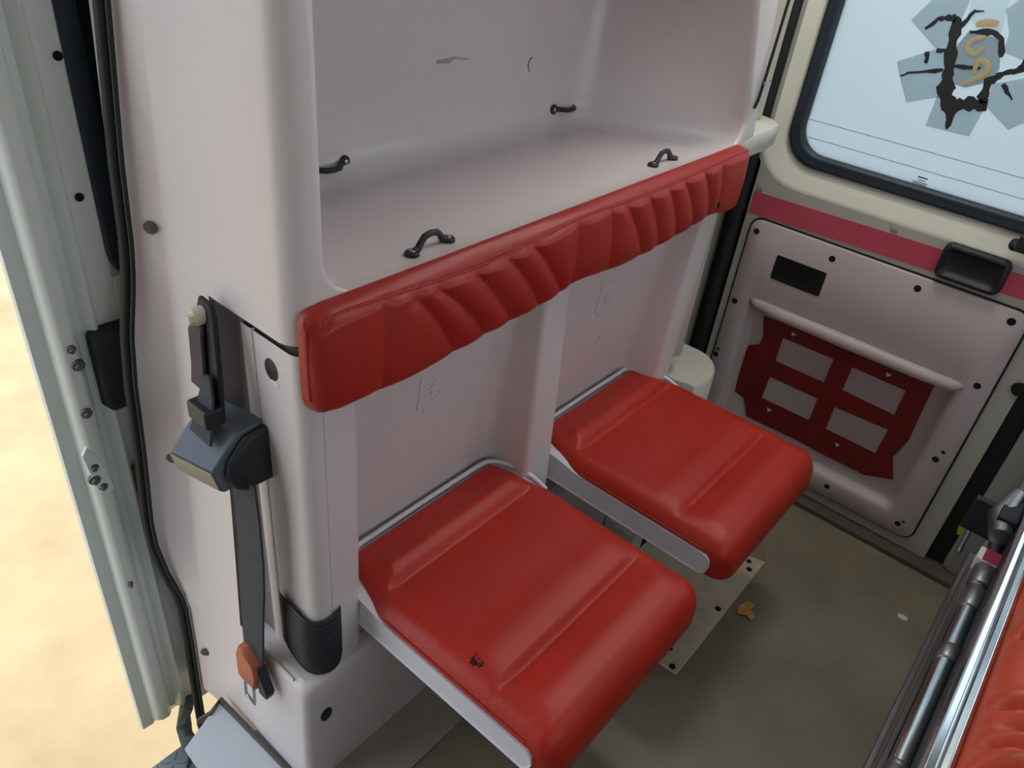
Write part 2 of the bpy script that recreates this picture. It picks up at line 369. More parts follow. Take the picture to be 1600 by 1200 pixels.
# ---- end face (faces the side door) with rounded corner, column by column
bm = BM()
def end_row(z, y_from):
    row = []
    e = xe(z)
    for k in range(8):
        row.append((e, y_from+(yb(z)-0.016-y_from)*k/7, z))
    xs = interp(SEAL, z)
    ys = interp(SEALY, z); q = yb(z)
    row += [(e-0.0005, q-0.007, z), (e-0.003, q+0.002, z), (e*0.5+xs*0.5, q*0.5+ys*0.5, z), (xs+0.003, ys-0.004, z), (xs, ys, z), (xs+0.002, ys+0.006, z), (xs+0.012, 0.368, z), (xs+0.05, 0.368, z)]
    return row
zs_low = [-0.05, 0.0, 0.05, 0.1, 0.15, 0.2, 0.25, 0.29]
zs_mid = [0.29+i*0.03 for i in range(23)]            # .29 .. .95
zs_mid[-1] = 0.953
loft(bm, [end_row(z, 0.03) for z in zs_low], False)
loft(bm, [end_row(z, 0.185) for z in zs_mid], False)
# upper end face with rounded corner into the front face
RC = 0.032
def up_row(z):
    e = xe(z); arc = []
    for k in range(9):
        a = math.radians(90*k/8); arc.append((e+RC-RC*math.sin(a), RC-RC*math.cos(a), z))
    return arc+end_row(z, 0.04)
zs_up = [0.953, 0.96, 0.98]+[1.0+0.06*i for i in range(16)]
rows = [up_row(z) for z in zs_up]
# rolled lower lip of the upper shell
lip = [(x+0.012, y+0.008 if y < 0.15 else y, 0.944) for x, y, z in rows[0]]
lip2 = [(x+0.03, y+0.02 if y < 0.15 else y, 0.944) for x, y, z in rows[0]]
loft(bm, [lip2[:14], lip[:14]]+[[r if i else r for i, r in enumerate(rows[0][:14])]], False)
loft(bm, rows, False)
finish('end_panel', bm, 'white_plastic', U, sharp=50)
# ---- front face with niche
def niche_loop(y, off):
    k = max(0, min(1, y/0.33))
    pts = rrect(0, 1, 0, 1, 0.5, 8)        # topology only
    def right(z): return (1.218-0.30*(z-1.0))*(1-k)+(1.035+0.16*(z-1.0))*k+0.012*math.sin(math.pi*k)
    l = 0.092-off+0.03*k; b = 1.014-off-0.014*min(1, y/0.012); t = 1.40+off
    r = max(0.012, 0.052+off)+0.05*k*0
    n = 8; out = []
    rb = right(b)+off; rt = right(t)+off
    cs = [(rb-r, b+r, -90), (rt-r, t-r, 0), (l+r, t-r, 90), (l+r, b+r, 180)]
    for i, (cx, cz, a0) in enumerate(cs):
        for q in range(n+1):
            a = math.radians(a0+90*q/n); out.append((cx+r*math.cos(a), y, cz+r*math.sin(a)))
        # edge points
        nx = cs[(i+1) % 4]; a = math.radians(a0+90)
        s = (cx+r*math.cos(a), cz+r*math.sin(a)); e = (nx[0]+r*math.cos(a), nx[1]+r*math.sin(a))
        for q in range(1, 10): out.append((s[0]+(e[0]-s[0])*q/10, y, s[1]+(e[1]-s[1])*q/10))
    return out
bm = BM(); loops = []
r0 = 0.014
first = niche_loop(0, r0)
ox0, ox1, oz0, oz1 = 0.036+RC, 1.20, 0.953, ZT
def rightx(z): return 1.275-0.22*(z-1.0)
outer = []
for (x, y, z) in first:      # matching points on the outer boundary
    dz = min(abs(z-(1.014-r0)), abs(z-(1.40+r0))); 
    if abs(z-(1.014-r0)) < 1e-4: outer.append((x, 0, oz0))
    elif abs(z-(1.40+r0)) < 1e-4: outer.append((x, 0, oz1))
    elif x < 0.5: outer.append((xe(z)+RC, 0, z))
    else: outer.append((rightx(z), 0, z))
loops.append([(x, 0.0, z) for x, y, z in outer])
loops.append(first)
for k in range(1, 6):
    a = math.radians(90*k/5); loops.append(niche_loop(r0*(1-math.cos(a)), r0*(1-math.sin(a))))
for y in (0.04, 0.08, 0.13, 0.18, 0.23, 0.28): loops.append(niche_loop(y, 0))
RB = 0.045
for k in range(0, 7):
    a = math.radians(90*k/6); loops.append(niche_loop(0.335-RB+RB*math.sin(a), -RB*(1-math.cos(a))))
loft(bm, loops, True, False, True)
# right return of the upper shell
rr = []
for z in zs_up:
    rx = rightx(z); rr.append([(rx, 0.0, z), (rx+0.006, 0.003, z), (rx+0.01, 0.012, z), (rx+0.012, 0.05, z), (rx+0.012, 0.36, z)])
loft(bm, rr, False)
box(bm, 0.07, 1.25, -0.0005, 0.30, 0.944, 0.953)
nic = finish('niche_shell', bm, 'white_gelcoat', U, sharp=38)
# small crescent scuff and dark smear on the niche back wall
bm = BM(); tube(bm, [(0.872+0.012*math.cos(a)*1.0, 0.3345, 1.135+0.014*math.sin(a)) for a in [math.radians(100+18*i) for i in range(9)]], 0.0011, 6); finish('scuff', bm, 'gasket_grey', nic)
bm = BM(); ribbon(bm, [(0.60,0.3346,1.165), (0.63,0.3346,1.164), (0.645,0.3346,1.168), (0.685,0.3346,1.162)], (0,0,1), [0.006,0.009,0.004,0.002], 0.0008); finish('smear', bm, 'floor_strip', nic)
# ---- lower front: posts and recessed backs
def back_y(z): return 0.062+0.10*(0.80-z)
PRX = [(0.0762,0.0,0), (0.09,0,0), (0.128,0,0), (0.136,0,.06), (0.142,0,.3), (0.15,0,.85), (0.165,0,1), (0.25,0,1), (0.33,0,1), (0.42,0,1), (0.50,0,1), (0.536,0,1), (0.549,0,.97), (0.556,0,.85), (0.558,0,.5),
       (0.561,0,.12), (0.564,0,.03), (0.571,0,0), (0.60,0,0), (0.632,0,0), (0.642,0,.06), (0.648,0,.4), (0.656,0,.9), (0.67,0,1), (0.78,0,1), (0.9,0,1), (1.0,0,1), (1.068,0,1), (1.082,0,.97), (1.088,0,.85), (1.091,0,.5), (1.094,0,.12), (1.097,0,.03), (1.104,0,0), (1.14,0,0)]
def shear(x, z):
    # middle post widens downwards, right post leans
    if 0.5 < x < 0.7: return (0.72-z)*0.04*(1 if x < 0.6 else 1.6)
    if x > 1.03: return (z-0.6)*0.10 if x > 1.0 else 0
    return 0
bm = BM(); rows = []
for i in range(24):
    z = 0.27+0.69*i/23
    row = [(x+shear(x, z), back_y(z)*d, z) for x, _, d in PRX]
    ex = 1.16+shear(1.16, z)
    row += [(ex, 0.0, z), (ex+0.006, 0.002, z), (ex+0.009, 0.01, z), (ex+0.010, 0.3, z)]
    rows.append(row)
loft(bm, rows, False)
low = finish('seat_back_moulding', bm, 'white_plastic', U, sharp=60)
# ---- corner post cover below the shell
bm = BM(); rows = []
for i in range(28):
    z = 0.283+0.6545*i/27
    e = 0.043; r = 0.022
    row = [(e+0.03, 0.128, z), (e+0.004, 0.128, z), (e+0.001, 0.126, z), (e, 0.121, z), (e, 0.104, z), (e+0.0005, 0.102, z), (e+0.004, 0.1005, z), (e+0.004, 0.0985, z), (e+0.0005, 0.097, z), (e, 0.095, z), (e, 0.06, z)]
    row += [(e+r-r*math.sin(a), r-r*math.cos(a), z) for a in [math.radians(90-90*k/7) for k in range(8)]]
    row += [(0.0757, 0, z), (0.0760, 0.002, z), (0.0760, 0.02, z)]
    rows.append(row)
loft(bm, rows, False)
post = finish('corner_post', bm, 'white_plastic', U, sharp=40)
# dark strip standing in for the gap shadow between post and shell
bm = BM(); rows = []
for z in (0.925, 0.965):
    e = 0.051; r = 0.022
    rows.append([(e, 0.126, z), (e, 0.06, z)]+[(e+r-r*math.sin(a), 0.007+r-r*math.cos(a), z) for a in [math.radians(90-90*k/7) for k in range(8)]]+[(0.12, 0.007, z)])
loft(bm, rows, False); finish('joint_shadow_strip', bm, 'gasket_grey', U, sharp=60)
# recessed channel beside the post
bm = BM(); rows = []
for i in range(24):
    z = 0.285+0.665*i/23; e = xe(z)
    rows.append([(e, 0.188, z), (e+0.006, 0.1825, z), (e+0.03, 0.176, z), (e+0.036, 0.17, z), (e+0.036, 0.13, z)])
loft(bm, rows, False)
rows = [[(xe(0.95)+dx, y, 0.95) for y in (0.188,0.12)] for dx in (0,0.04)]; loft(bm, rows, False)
finish('channel', bm, 'channel_shade_grey', U, sharp=50)
# dark slot in the channel
bm = BM(); box(bm, xe(0.85)+0.03, xe(0.85)+0.0345, 0.132, 0.150, 0.82, 0.90); finish('channel_slot', bm, 'black_rubber', U, bevel=0.002)
# oval hole in post and cap in plinth
bm = BM(); disc(bm, (0.0432,0.062,0.893), (-1,0,0), 0.017, 0.0008, 24, r2=0.0165, sx=0.85, sy=1.0); hl = finish('post_hole', bm, 'black_plastic', post)
bm = BM(); disc(bm, (0.0425,0.056,0.874), (-1,0,0), 0.008, 0.0006, 7, sx=1.3, sy=0.6); finish('chip', bm, 'label_white', post)
# ---- plinth
bm = BM(); 
PP = []
def pl_row(z, ins):
    pts = []
    x0 = xe(z)-0.002+ins; y0 = -0.012*(1-z*1.5)+ins; r = 0.016
    pts.append((x0+0.012, 0.31, z))
    pts += [(x0+dx, y, z) for dx, y in ((0.010,0.25), (0.006,0.19), (0.0,0.15), (0.0,0.05))]
    for k in range(9):
        a = math.radians(90*k/8); pts.append((x0+r-r*math.cos(a), y0+r-r*math.sin(a), z))
    pts += [(x, y0, z) for x in (0.15,0.4,0.7,1.0,1.17)]
    return pts
rows = [pl_row(z, 0) for z in (-0.01,0.0,0.05,0.1,0.15,0.2,0.25,0.272)]
rows += [pl_row(0.280, 0.002), pl_row(0.285, 0.006), pl_row(0.288, 0.014), pl_row(0.289, 0.10)]
loft(bm, rows, False)
box(bm, 0.06, 1.17, 0.02, 0.33, 0.27, 0.2885); box(bm, 0.022, 0.12, 0.012, 0.20, 0.27, 0.2883)
pln = finish('plinth', bm, 'white_plastic', U, sharp=50)
bm = BM(); disc(bm, (0.046,-0.0085,0.188), (0,-1,0.06), 0.0165, 0.001, 24, r2=0.0155, sx=0.75, sy=1.0); finish('plinth_cap', bm, 'black_plastic', pln)
# ---- ribbed black corner vent at the foot of the post
bm = BM(); rows = []
nz_ = 61
for i in range(nz_):
    t = i/(nz_-1)
    row = []
    for k in range(25):
        s = -1+2*k/24                                     # -1 on the end face, +1 on the front
        top = 0.430+0.012*abs(s)**1.2*(1.0 if s < 0 else 0.7)
        bot = 0.287+0.030*abs(s)**4.0
        z = bot+(top-bot)*t
        rib = 0.0028*(0.5-0.5*math.cos(2*math.pi*13*t))*(1-abs(s)**8)
        bulge = 0.007*math.sin(math.pi*min(1, (1-t)*0.9+0.1))**0.6*(1-abs(s)**4)+0.002
        r = 0.030; L = 0.062
        if s < -0.35: q = (-0.35-s)/0.65; x, y = 0.040, r+q*L; nx, ny = -1, 0
        elif s > 0.35: q = (s-0.35)/0.65; x, y = 0.040+r+q*L*0.35, 0.0; nx, ny = 0, -1
        else:
            a = math.radians(90*(s+0.35)/0.70); x = 0.040+r-r*math.cos(a); y = r-r*math.sin(a); nx, ny = -math.cos(a), -math.sin(a)
        o_ = rib+bulge
        row.append((x+nx*o_, y+ny*o_, z))
    rows.append(row)
loft(bm, rows, False)
finish('ribbed_vent', bm, 'black_plastic', U, sharp=60)
# ---- raised maker's marks on both recessed backs
def mark(strokes):
    bm = BM()
    for s in strokes:
        tube(bm, [(x, back_y(z)-0.0006, z) for x, z in s], 0.0026, 6)
    return finish('raised_mark', bm, 'white_plastic', low)
for dx, dz in ((0.0,0.0), (0.528,0.0)):
    mark([[(0.325+dx,0.752), (0.326+dx,0.718), (0.325+dx,0.680)], [(0.327+dx,0.711), (0.355+dx,0.714), (0.392+dx,0.712)],
          [(0.387+dx,0.738), (0.371+dx,0.729), (0.357+dx,0.726), (0.354+dx,0.714)], [(0.354+dx,0.714), (0.356+dx,0.700), (0.375+dx,0.705), (0.377+dx,0.695), (0.366+dx,0.686), (0.352+dx,0.688)],
          [(0.341+dx,0.676), (0.342+dx,0.664)]])
bm = BM(); tube(bm, [(0.912,0.083,0.592), (0.906,0.085,0.585), (0.908,0.086,0.572)], 0.0016, 6); finish('scuff', bm, 'gasket_grey', low)

# ---- small rounded side shelf and rounded wheel box at the rear end
bm = BM()
sp = [(1.21,0.19), (1.21,0.0), (1.26,-0.002), (1.38,-0.002), (1.425,0.004), (1.452,0.022), (1.462,0.05), (1.462,0.19)]
loft(bm, [[(x-(x-1.25)*0.05, y+0.006, 0.966) for x, y in sp], [(x-(x-1.25)*0.03, y+0.001, 0.972) for x, y in sp], [(x, y, 1.010) for x, y in sp], [(x-0.001, y+0.003, 1.017) for x, y in sp], [(x-0.006, y+0.010, 1.020) for x, y in sp]], True, True, True)
tag(finish('side_shelf', bm, 'ivory_plastic', origin=(1.33,0.09,0.966)), 'small rounded ivory corner shelf beside the rear window', 'shelf')
bm = BM()
cp = [(1.175,0.30), (1.175,-0.02)]+[(1.245+0.115*math.cos(a), 0.02+0.095*math.sin(a)) for a in [math.radians(-120+12*i) for i in range(11)]]+[(1.36,0.30)]
loft(bm, [[(x, y, 0.0) for x, y in cp], [(x, y, 0.398) for x, y in cp], [(x*0.99+0.0125, y*0.96+0.002, 0.404) for x, y in cp]], True, True, True)
tag(finish('corner_box', bm, 'ivory_plastic', origin=(1.26,0.1,0.0)), 'rounded ivory box standing behind the far folding seat', 'box')

# ---- pillar trim and grab rod at the rear end of the unit
bm = BM(); box(bm, 1.30, 1.42, 0.05, 0.36, 1.02, 1.92); tag(finish('trim_7', bm, 'trim_beige', bevel=0.006), 'beige pillar trim between unit and rear door', 'trim', kind='structure')
bm = BM()
prism(bm, [(1.18,0.012), (1.20,0.004), (1.225,0.012), (1.235,0.06), (1.235,0.30), (1.18,0.30)], 'z', 0.46, 0.968); tag(finish('trim_8', bm, 'trim_beige', bevel=0.002), 'narrow beige edge strip behind the backrest end', 'trim', kind='structure')
t = thing('hanging_cord', (1.235,0.0,1.07), 'thin dark cord with a metal clip hanging down the unit edge', 'cord')
bm = BM(); tube(bm, [(1.262,-0.006,1.5), (1.247,-0.006,1.30), (1.236,-0.006,1.15), (1.232,-0.005,1.10), (1.226,-0.004,1.085)], 0.0034, 8); finish('cord', bm, 'black_rubber', t)
bm = BM(); ribbon(bm, [(1.226,-0.012,1.137), (1.245,-0.014,1.135), (1.262,-0.008,1.136)], (0,0.3,1), 0.009, 0.005); finish('clip', bm, 'steel', t, bevel=0.001)

# ================================================================ rear doors
XD = 1.5
R1 = structure('door_2', (1.52, -0.3, 0.02), 'rear door leaf with frosted window and white inner panel', 'door')
bm = BM(); n = 6
O = rrect(-0.70, 0.056, 0.762, 1.80, 0.004); WN = lambda g, r: rrect(-0.64-g, 0.0+g, 0.928-g, 1.66+g, r)
loops = [[(XD+0.05, y, z) for y, z in O], [(XD+0.010, y, z) for y, z in O], 
         [(XD+0.010, y, z) for y, z in WN(0.082,0.125)], [(XD+0.012, y, z) for y, z in WN(0.074,0.12)], [(XD+0.09, y, z) for y, z in WN(0.06,0.11)]]
loft(bm, loops)
O = rrect(-0.70, 0.056, 0.02, 0.762, 0.004)
loft(bm, [[(XD+0.05, y, z) for y, z in O], [(XD+0.010, y, z) for y, z in O], [(XD+0.010, y, z) for y, z in rrect(-0.61,-0.005,0.09,0.60,0.02)], [(XD+0.05, y, z) for y, z in rrect(-0.61,-0.005,0.09,0.60,0.02)]], True)
finish('door_skin', bm, 'door_paint', R1, sharp=50)
bm = BM(); loft(bm, [[(XD+0.0115, y, z) for y, z in WN(0.078,0.122)], [(XD+0.0095, y, z) for y, z in WN(0.072,0.118)], [(XD+0.012, y, z) for y, z in WN(0.064,0.112)], [(XD+0.030, y, z) for y, z in WN(0.022,0.09)], [(XD+0.034, y, z) for y, z in WN(0.012,0.085)], [(XD+0.05, y, z) for y, z in WN(0.008,0.08)]])
finish('window_surround', bm, 'sill_lip', R1, sharp=60)
bm = BM(); loft(bm, [[(XD+d, y, z) for y, z in WN(g, r)] for d, g, r in ((0.042,0.016,0.087), (0.022,0.013,0.085), (0.019,0.004,0.08), (0.024,-0.003,0.075), (0.022,-0.008,0.07), (0.026,-0.016,0.065), (0.048,-0.018,0.065))])
finish('window_rubber', bm, 'blue_black_rubber', R1, sharp=60)
bm = BM(); loft(bm, [[(XD+0.043, y, z) for y, z in WN(0.004,0.07)], [(XD+0.047, y, z) for y, z in WN(0.004,0.07)]], True, True, True)
pane = finish('window_pane', bm, 'frosted_pane', R1)
for zl in (1.021, 0.980):
    bm = BM(); box(bm, XD+0.0422, XD+0.0428, -0.645, 0.0, zl-0.0008, zl+0.0008); finish('film_edge', bm, 'film_line', pane)
# worn rescue emblem stuck on the pane
def flat(name, pts, m, x, parent):
    bm = BM(); loft(bm, [[(x, y, z) for y, z in pts], [(x-0.0006, y, z) for y, z in pts]], True, True, True); return finish(name, bm, m, parent)
XE = XD+0.0425
ARMS = [([(-0.196,1.316),(-0.169,1.272),(-0.241,1.227),(-0.277,1.243),(-0.266,1.283),(-0.270,1.337)],'emblem_blue'),
 ([(-0.171,1.187),(-0.238,1.227),(-0.269,1.220),(-0.295,1.142),(-0.222,1.110),(-0.188,1.159)],'emblem_blue'),
 ([(-0.278,1.137),(-0.279,1.073),(-0.372,1.074),(-0.378,1.140)],'emblem_blue'),
 ([(-0.378,1.141),(-0.438,1.106),(-0.467,1.133),(-0.458,1.195),(-0.424,1.208),(-0.373,1.185)],'emblem_blue'),
 ([(-0.368,1.247),(-0.364,1.282),(-0.340,1.323),(-0.376,1.368),(-0.452,1.328),(-0.421,1.238)],'emblem_blue'),
 ([(-0.277,1.298),(-0.270,1.343),(-0.284,1.399),(-0.340,1.399),(-0.340,1.328),(-0.350,1.282),(-0.305,1.282)],'emblem_pale')]
for pts, m in ARMS: flat('emblem_arm', pts, m, XE, pane)
flat('emblem_centre', [(-0.289,1.189),(-0.277,1.240),(-0.290,1.275),(-0.354,1.269),(-0.374,1.215),(-0.364,1.187),(-0.327,1.167),(-0.298,1.168)], 'emblem_mid', XE-0.0006, pane)
LN = [([(-0.247,1.292),(-0.260,1.287),(-0.269,1.238),(-0.283,1.184),(-0.290,1.149),(-0.318,1.117),(-0.323,1.077)],[.012,.020,.020,.022,.034,.026,.006]),
 ([(-0.205,1.261),(-0.223,1.284),(-0.247,1.292)],[.005,.007,.012]), ([(-0.190,1.159),(-0.206,1.171),(-0.270,1.191)],[.004,.004,.010]),
 ([(-0.313,1.125),(-0.343,1.137),(-0.374,1.142),(-0.366,1.157),(-0.364,1.187),(-0.384,1.209),(-0.408,1.219),(-0.421,1.242)],[.016,.026,.020,.016,.014,.012,.014,.016]),
 ([(-0.270,1.275),(-0.285,1.310),(-0.303,1.313)],[.010,.006,.004]), ([(-0.392,1.189),(-0.421,1.164)],[.008,.005]), ([(-0.243,1.224),(-0.271,1.230)],[.008,.01]),
 ([(-0.293,1.272),(-0.335,1.280),(-0.355,1.269),(-0.368,1.237)],[.008,.012,.012,.010]), ([(-0.284,1.201),(-0.315,1.206),(-0.340,1.210)],[.004,.008,.004]), ([(-0.226,1.218),(-0.232,1.196)],[.008,.008])]
def ragged(pts, w):
    P, Wd = [], []
    for (a, b), wa, wb_ in zip(zip(pts, pts[1:]), w, w[1:]):
        for k in range(4):
            t = k/4; P.append((a[0]+(b[0]-a[0])*t+random.uniform(-.0012,.0012), a[1]+(b[1]-a[1])*t+random.uniform(-.0012,.0012))); Wd.append((wa+(wb_-wa)*t)*random.uniform(0.7, 1.45))
    return P+[pts[-1]], Wd+[w[-1]*0.6]
for li, (pts, w) in enumerate(LN):
    bm = BM(); pts, w = ragged(pts, w); dl = 0.00012*li
    # flat ribbon with varying width in the pane plane
    L = []; n = len(pts)
    for i, (y, z) in enumerate(pts):
        a = pts[max(0, i-1)]; b = pts[min(n-1, i+1)]; d = math.hypot(b[0]-a[0], b[1]-a[1]); ny, nz = -(b[1]-a[1])/d, (b[0]-a[0])/d
        L.append([(XE-0.0012-e-dl, y+s*ny*w[i]/2, z+s*nz*w[i]/2) for s, e in ((-1,0), (1,0), (1,.0005), (-1,.0005))])
    loft(bm, L, True, True, True); finish('emblem_residue', bm, 'emblem_dark', pane)
def smooth_path(pts, n=6):
    out = []
    for i in range(len(pts)-1):
        p0, p1, p2, p3 = pts[max(0, i-1)], pts[i], pts[i+1], pts[min(len(pts)-1, i+2)]
        for k in range(n):
            t = k/n; out.append(tuple(0.5*(2*b+(c-a)*t+(2*a-5*b+4*c-d)*t*t+(3*b-a-3*c+d)*t**3) for a, b, c, d in zip(p0, p1, p2, p3)))
    return out+[pts[-1]]
for pts, w in (([(-0.324,1.269),(-0.303,1.257),(-0.300,1.242),(-0.318,1.233),(-0.331,1.252)],.010), ([(-0.331,1.198),(-0.330,1.222),(-0.350,1.219),(-0.352,1.201),(-0.332,1.183),(-0.316,1.170)],.011), ([(-0.298,1.287),(-0.318,1.294),(-0.339,1.296)],.014)):
    pts = smooth_path(pts); nn = len(pts)
    bm = BM(); tube(bm, [(XE-0.0036, y, z) for y, z in pts], [w/2*1.15*(0.55+0.45*math.sin(math.pi*min(1, max(0, (i+0.5)/nn)))) for i in range(nn)], 10)
    for v in bm.verts: v.co.x = XE-0.0036+(v.co.x-(XE-0.0036))*0.08
    finish('emblem_snake', bm, 'emblem_cream', pane)
# tiny maker's print on the pane (illegible in the photograph)
for i, (y0, y1, z) in enumerate(((-0.305,-0.327,0.963), (-0.307,-0.325,0.957), (-0.298,-0.331,0.952), (-0.298,-0.329,0.948), (-0.297,-0.332,0.943))):
    bm = BM(); box(bm, XE-0.0004, XE, y1, y0, z-0.0011, z+(0.0018 if i == 0 else 0.0006)); finish('print_line', bm, 'emblem_dark', pane)
# red stripe
bm = BM(); prism(bm, [(0.050,0.764), (0.050,0.822), (-0.69,0.838), (-0.69,0.785)], 'x', XD+0.0085, XD+0.0095); finish('red_stripe', bm, 'red_stripe', R1)
for y, z in ((0.037,0.837), (-0.306,0.846)):
    bm = BM(); disc(bm, (XD+0.009,y,z), (-1,0,0), 0.009, 0.003, 14, r2=0.005); finish('button', bm, 'door_paint', R1)
# inner panel with a recessed pocket
PAN = lambda g, r: rrect(-0.648+g, 0.032-g, 0.055+g, 0.757-g, r)
REC = lambda g, r: rrect(-0.575+g, -0.034-g, 0.118+g, 0.532-g, r)
bm = BM()
loft(bm, [[(XD+0.010, y, z) for y, z in PAN(0,0.03)], [(XD+0.003, y, z) for y, z in PAN(0,0.03)], [(XD, y, z) for y, z in PAN(0.003,0.027)], [(XD, y, z) for y, z in REC(-0.012,0.03)], [(XD+0.004, y, z) for y, z in REC(-0.004,0.025)], [(XD+0.010, y, z) for y, z in REC(0.0,0.022)], [(XD+0.030, y, z) for y, z in REC(0.008,0.02)], [(XD+0.033, y, z) for y, z in REC(0.012,0.018)]], True, False, True)
pan = finish('inner_panel', bm, 'panel_grey', R1, sharp=50)
bm = BM(); loft(bm, [[(XD+0.0095, y, z) for y, z in PAN(-0.005,0.034)], [(XD+0.0075, y, z) for y, z in PAN(-0.005,0.034)], [(XD+0.0075, y, z) for y, z in PAN(-0.0005,0.03)]]); finish('panel_gasket', bm, 'black_rubber', pan)
# rounded ledge over the pocket
bm = BM(); tube(bm, [(XD+0.004,-0.03,0.536), (XD-0.006,-0.05,0.535), (XD-0.010,-0.12,0.534), (XD-0.011,-0.3,0.534), (XD-0.010,-0.5,0.534), (XD-0.006,-0.57,0.535), (XD+0.004,-0.592,0.537)], [.006,.014,.017,.018,.017,.014,.006], 14); finish('pocket_ledge', bm, 'panel_grey', pan, sharp=80)
# red bracket plate with four openings on the pocket's back
YS = [-0.075,-0.138,-0.286,-0.335,-0.478,-0.535]; ZS = [0.165,0.244,0.324,0.376,0.453,0.497]
bm = BM(); gv = {}
jit = lambda: random.uniform(-0.003, 0.003)
for i in range(6):
    for j in range(6):
        gv[i, j] = (YS[i]+jit(), ZS[j]+jit())
gv[0,0] = (-0.115,0.163); gv[5,5] = (-0.532,0.502); gv[5,0] = (-0.545,0.192); gv[5,1] = (-0.520,0.255); gv[0,5] = (-0.068,0.490); gv[0,4] = (-0.086,0.43)
XB = XD+0.030
fv = {k: bm.verts.new((XB, p[0], p[1])) for k, p in gv.items()}; bv = {k: bm.verts.new((XB+0.0035, p[0], p[1])) for k, p in gv.items()}
solid = {(i, j) for i in range(5) for j in range(5)}-{(1,1),(1,3),(3,1),(3,3)}
for (i, j) in solid:
    bm.faces.new((fv[i,j], fv[i+1,j], fv[i+1,j+1], fv[i,j+1])); bm.faces.new((bv[i,j], bv[i,j+1], bv[i+1,j+1], bv[i+1,j]))
    for (a, b, nb) in (((i,j),(i+1,j),(i,j-1)), ((i+1,j),(i+1,j+1),(i+1,j)), ((i+1,j+1),(i,j+1),(i,j+1)), ((i,j+1),(i,j),(i-1,j))):
        if nb not in solid: bm.faces.new((fv[a], bv[a], bv[b], fv[b]))
redp = finish('red_bracket', bm, 'red_bracket', pan, sharp=30)
bm = BM(); prism(bm, [(-0.075,0.40), (-0.052,0.385), (-0.052,0.30), (-0.056,0.225), (-0.115,0.21), (-0.115,0.30), (-0.10,0.40)], 'x', XB+0.0009, XB+0.0029); finish('red_bracket_tab', bm, 'red_bracket', pan)
for y, z in ((-0.163,0.474), (-0.425,0.474), (-0.17,0.218), (-0.38,0.213)):
    bm = BM(); prism(bm, [(y-0.008,z+0.003), (y+0.006,z+0.006), (y+0.002,z-0.006)], 'x', XB-0.0008, XB); finish('bare_chip', bm, 'label_white', pan)
# screw holes
for y, z, r in ((0.011,0.725,.0085),(-0.198,0.725,.0085),(-0.409,0.729,.0085),(-0.616,0.731,.0095),(0.014,0.514,.0085),(-0.617,0.555,.0085),(0.022,0.332,.008),(0.020,0.352,.004),(-0.613,0.324,.0085),(-0.621,0.352,.005),(-0.606,0.091,.008),(-0.616,0.105,.004),(-0.404,0.092,.008),(-0.19,0.092,.008)):
    bm = BM(); disc(bm, (XD+0.0003,y,z), (-1,0,0), r, 0.0009, 14, r2=r*0.95); finish('screw_hole', bm, 'black_hole', pan)
# dark rectangular cut-out and moulded black cup handle
bm = BM(); loft(bm, [[(XD+0.0004, y, z) for y, z in rrect(-0.199,-0.062,0.617,0.685,0.006)], [(XD-0.0012, y, z) for y, z in rrect(-0.199,-0.062,0.617,0.685,0.006)], [(XD-0.0012, y, z) for y, z in rrect(-0.194,-0.067,0.622,0.680,0.004)], [(XD-0.0004, y, z) for y, z in rrect(-0.192,-0.069,0.624,0.678,0.004)]], True, False, True); finish('cut_out', bm, 'black_hole', pan)
CH = lambda g, r: rrect(-0.568+g, -0.425-g, 0.772+g, 0.858-g, r)
bm = BM(); loft(bm, [[(XD+0.009, y, z) for y, z in CH(0,0.018)], [(XD-0.006, y, z) for y, z in CH(0.001,0.018)], [(XD-0.010, y, z) for y, z in CH(0.005,0.016)], [(XD-0.010, y, z) for y, z in CH(0.010,0.013)], [(XD-0.004, y, z) for y, z in CH(0.014,0.012)], [(XD+0.004, y, z) for y, z in CH(0.022,0.010)]], True, False, True); finish('cup_handle', bm, 'black_plastic', R1, sharp=50)
bm = BM(); tube(bm, [(XD+0.0,-0.552,0.898), (XD-0.02,-0.553,0.899), (XD-0.028,-0.560,0.902)], [0.012,0.012,0.009], 14); box(bm, XD-0.03, XD-0.008, -0.66, -0.556, 0.890, 0.925)
finish('window_catch', bm, 'black_plastic', R1, bevel=0.002)
# second leaf, jambs, dark gaps, sill
R2 = structure('door_3', (1.52, -1.1, 0.02), 'second rear door leaf beyond the stretcher', 'door')
bm = BM(); O2 = rrect(-1.52, -0.745, 0.02, 1.80, 0.02); W2 = lambda g, r: rrect(-1.46-g, -0.82+g, 0.935-g, 1.66+g, r)
loft(bm, [[(XD+0.05, y, z) for y, z in O2], [(XD+0.012, y, z) for y, z in O2], [(XD+0.010, y, z) for y, z in rrect(-1.512,-0.753,0.028,1.792,0.02)], [(XD+0.010, y, z) for y, z in W2(0.03,0.1)], [(XD+0.05, y, z) for y, z in W2(0.006,0.07)]])
finish('door_skin', bm, 'jamb_paint', R2)
bm = BM(); loft(bm, [[(XD-0.004, y, z) for y, z in W2(0.03,0.1)], [(XD-0.009, y, z) for y, z in W2(0.01,0.08)], [(XD+0.018, y, z) for y, z in W2(-0.016,0.065)]]); finish('window_rubber', bm, 'blue_black_rubber', R2)
bm = BM(); loft(bm, [[(XD+0.013, y, z) for y, z in W2(0.004,0.07)], [(XD+0.017, y, z) for y, z in W2(0.004,0.07)]], True, True, True); finish('window_pane', bm, 'clear_pane', R2)
bm = BM(); P2 = lambda g, r: rrect(-1.45+g, -0.80-g, 0.055+g, 0.757-g, r)
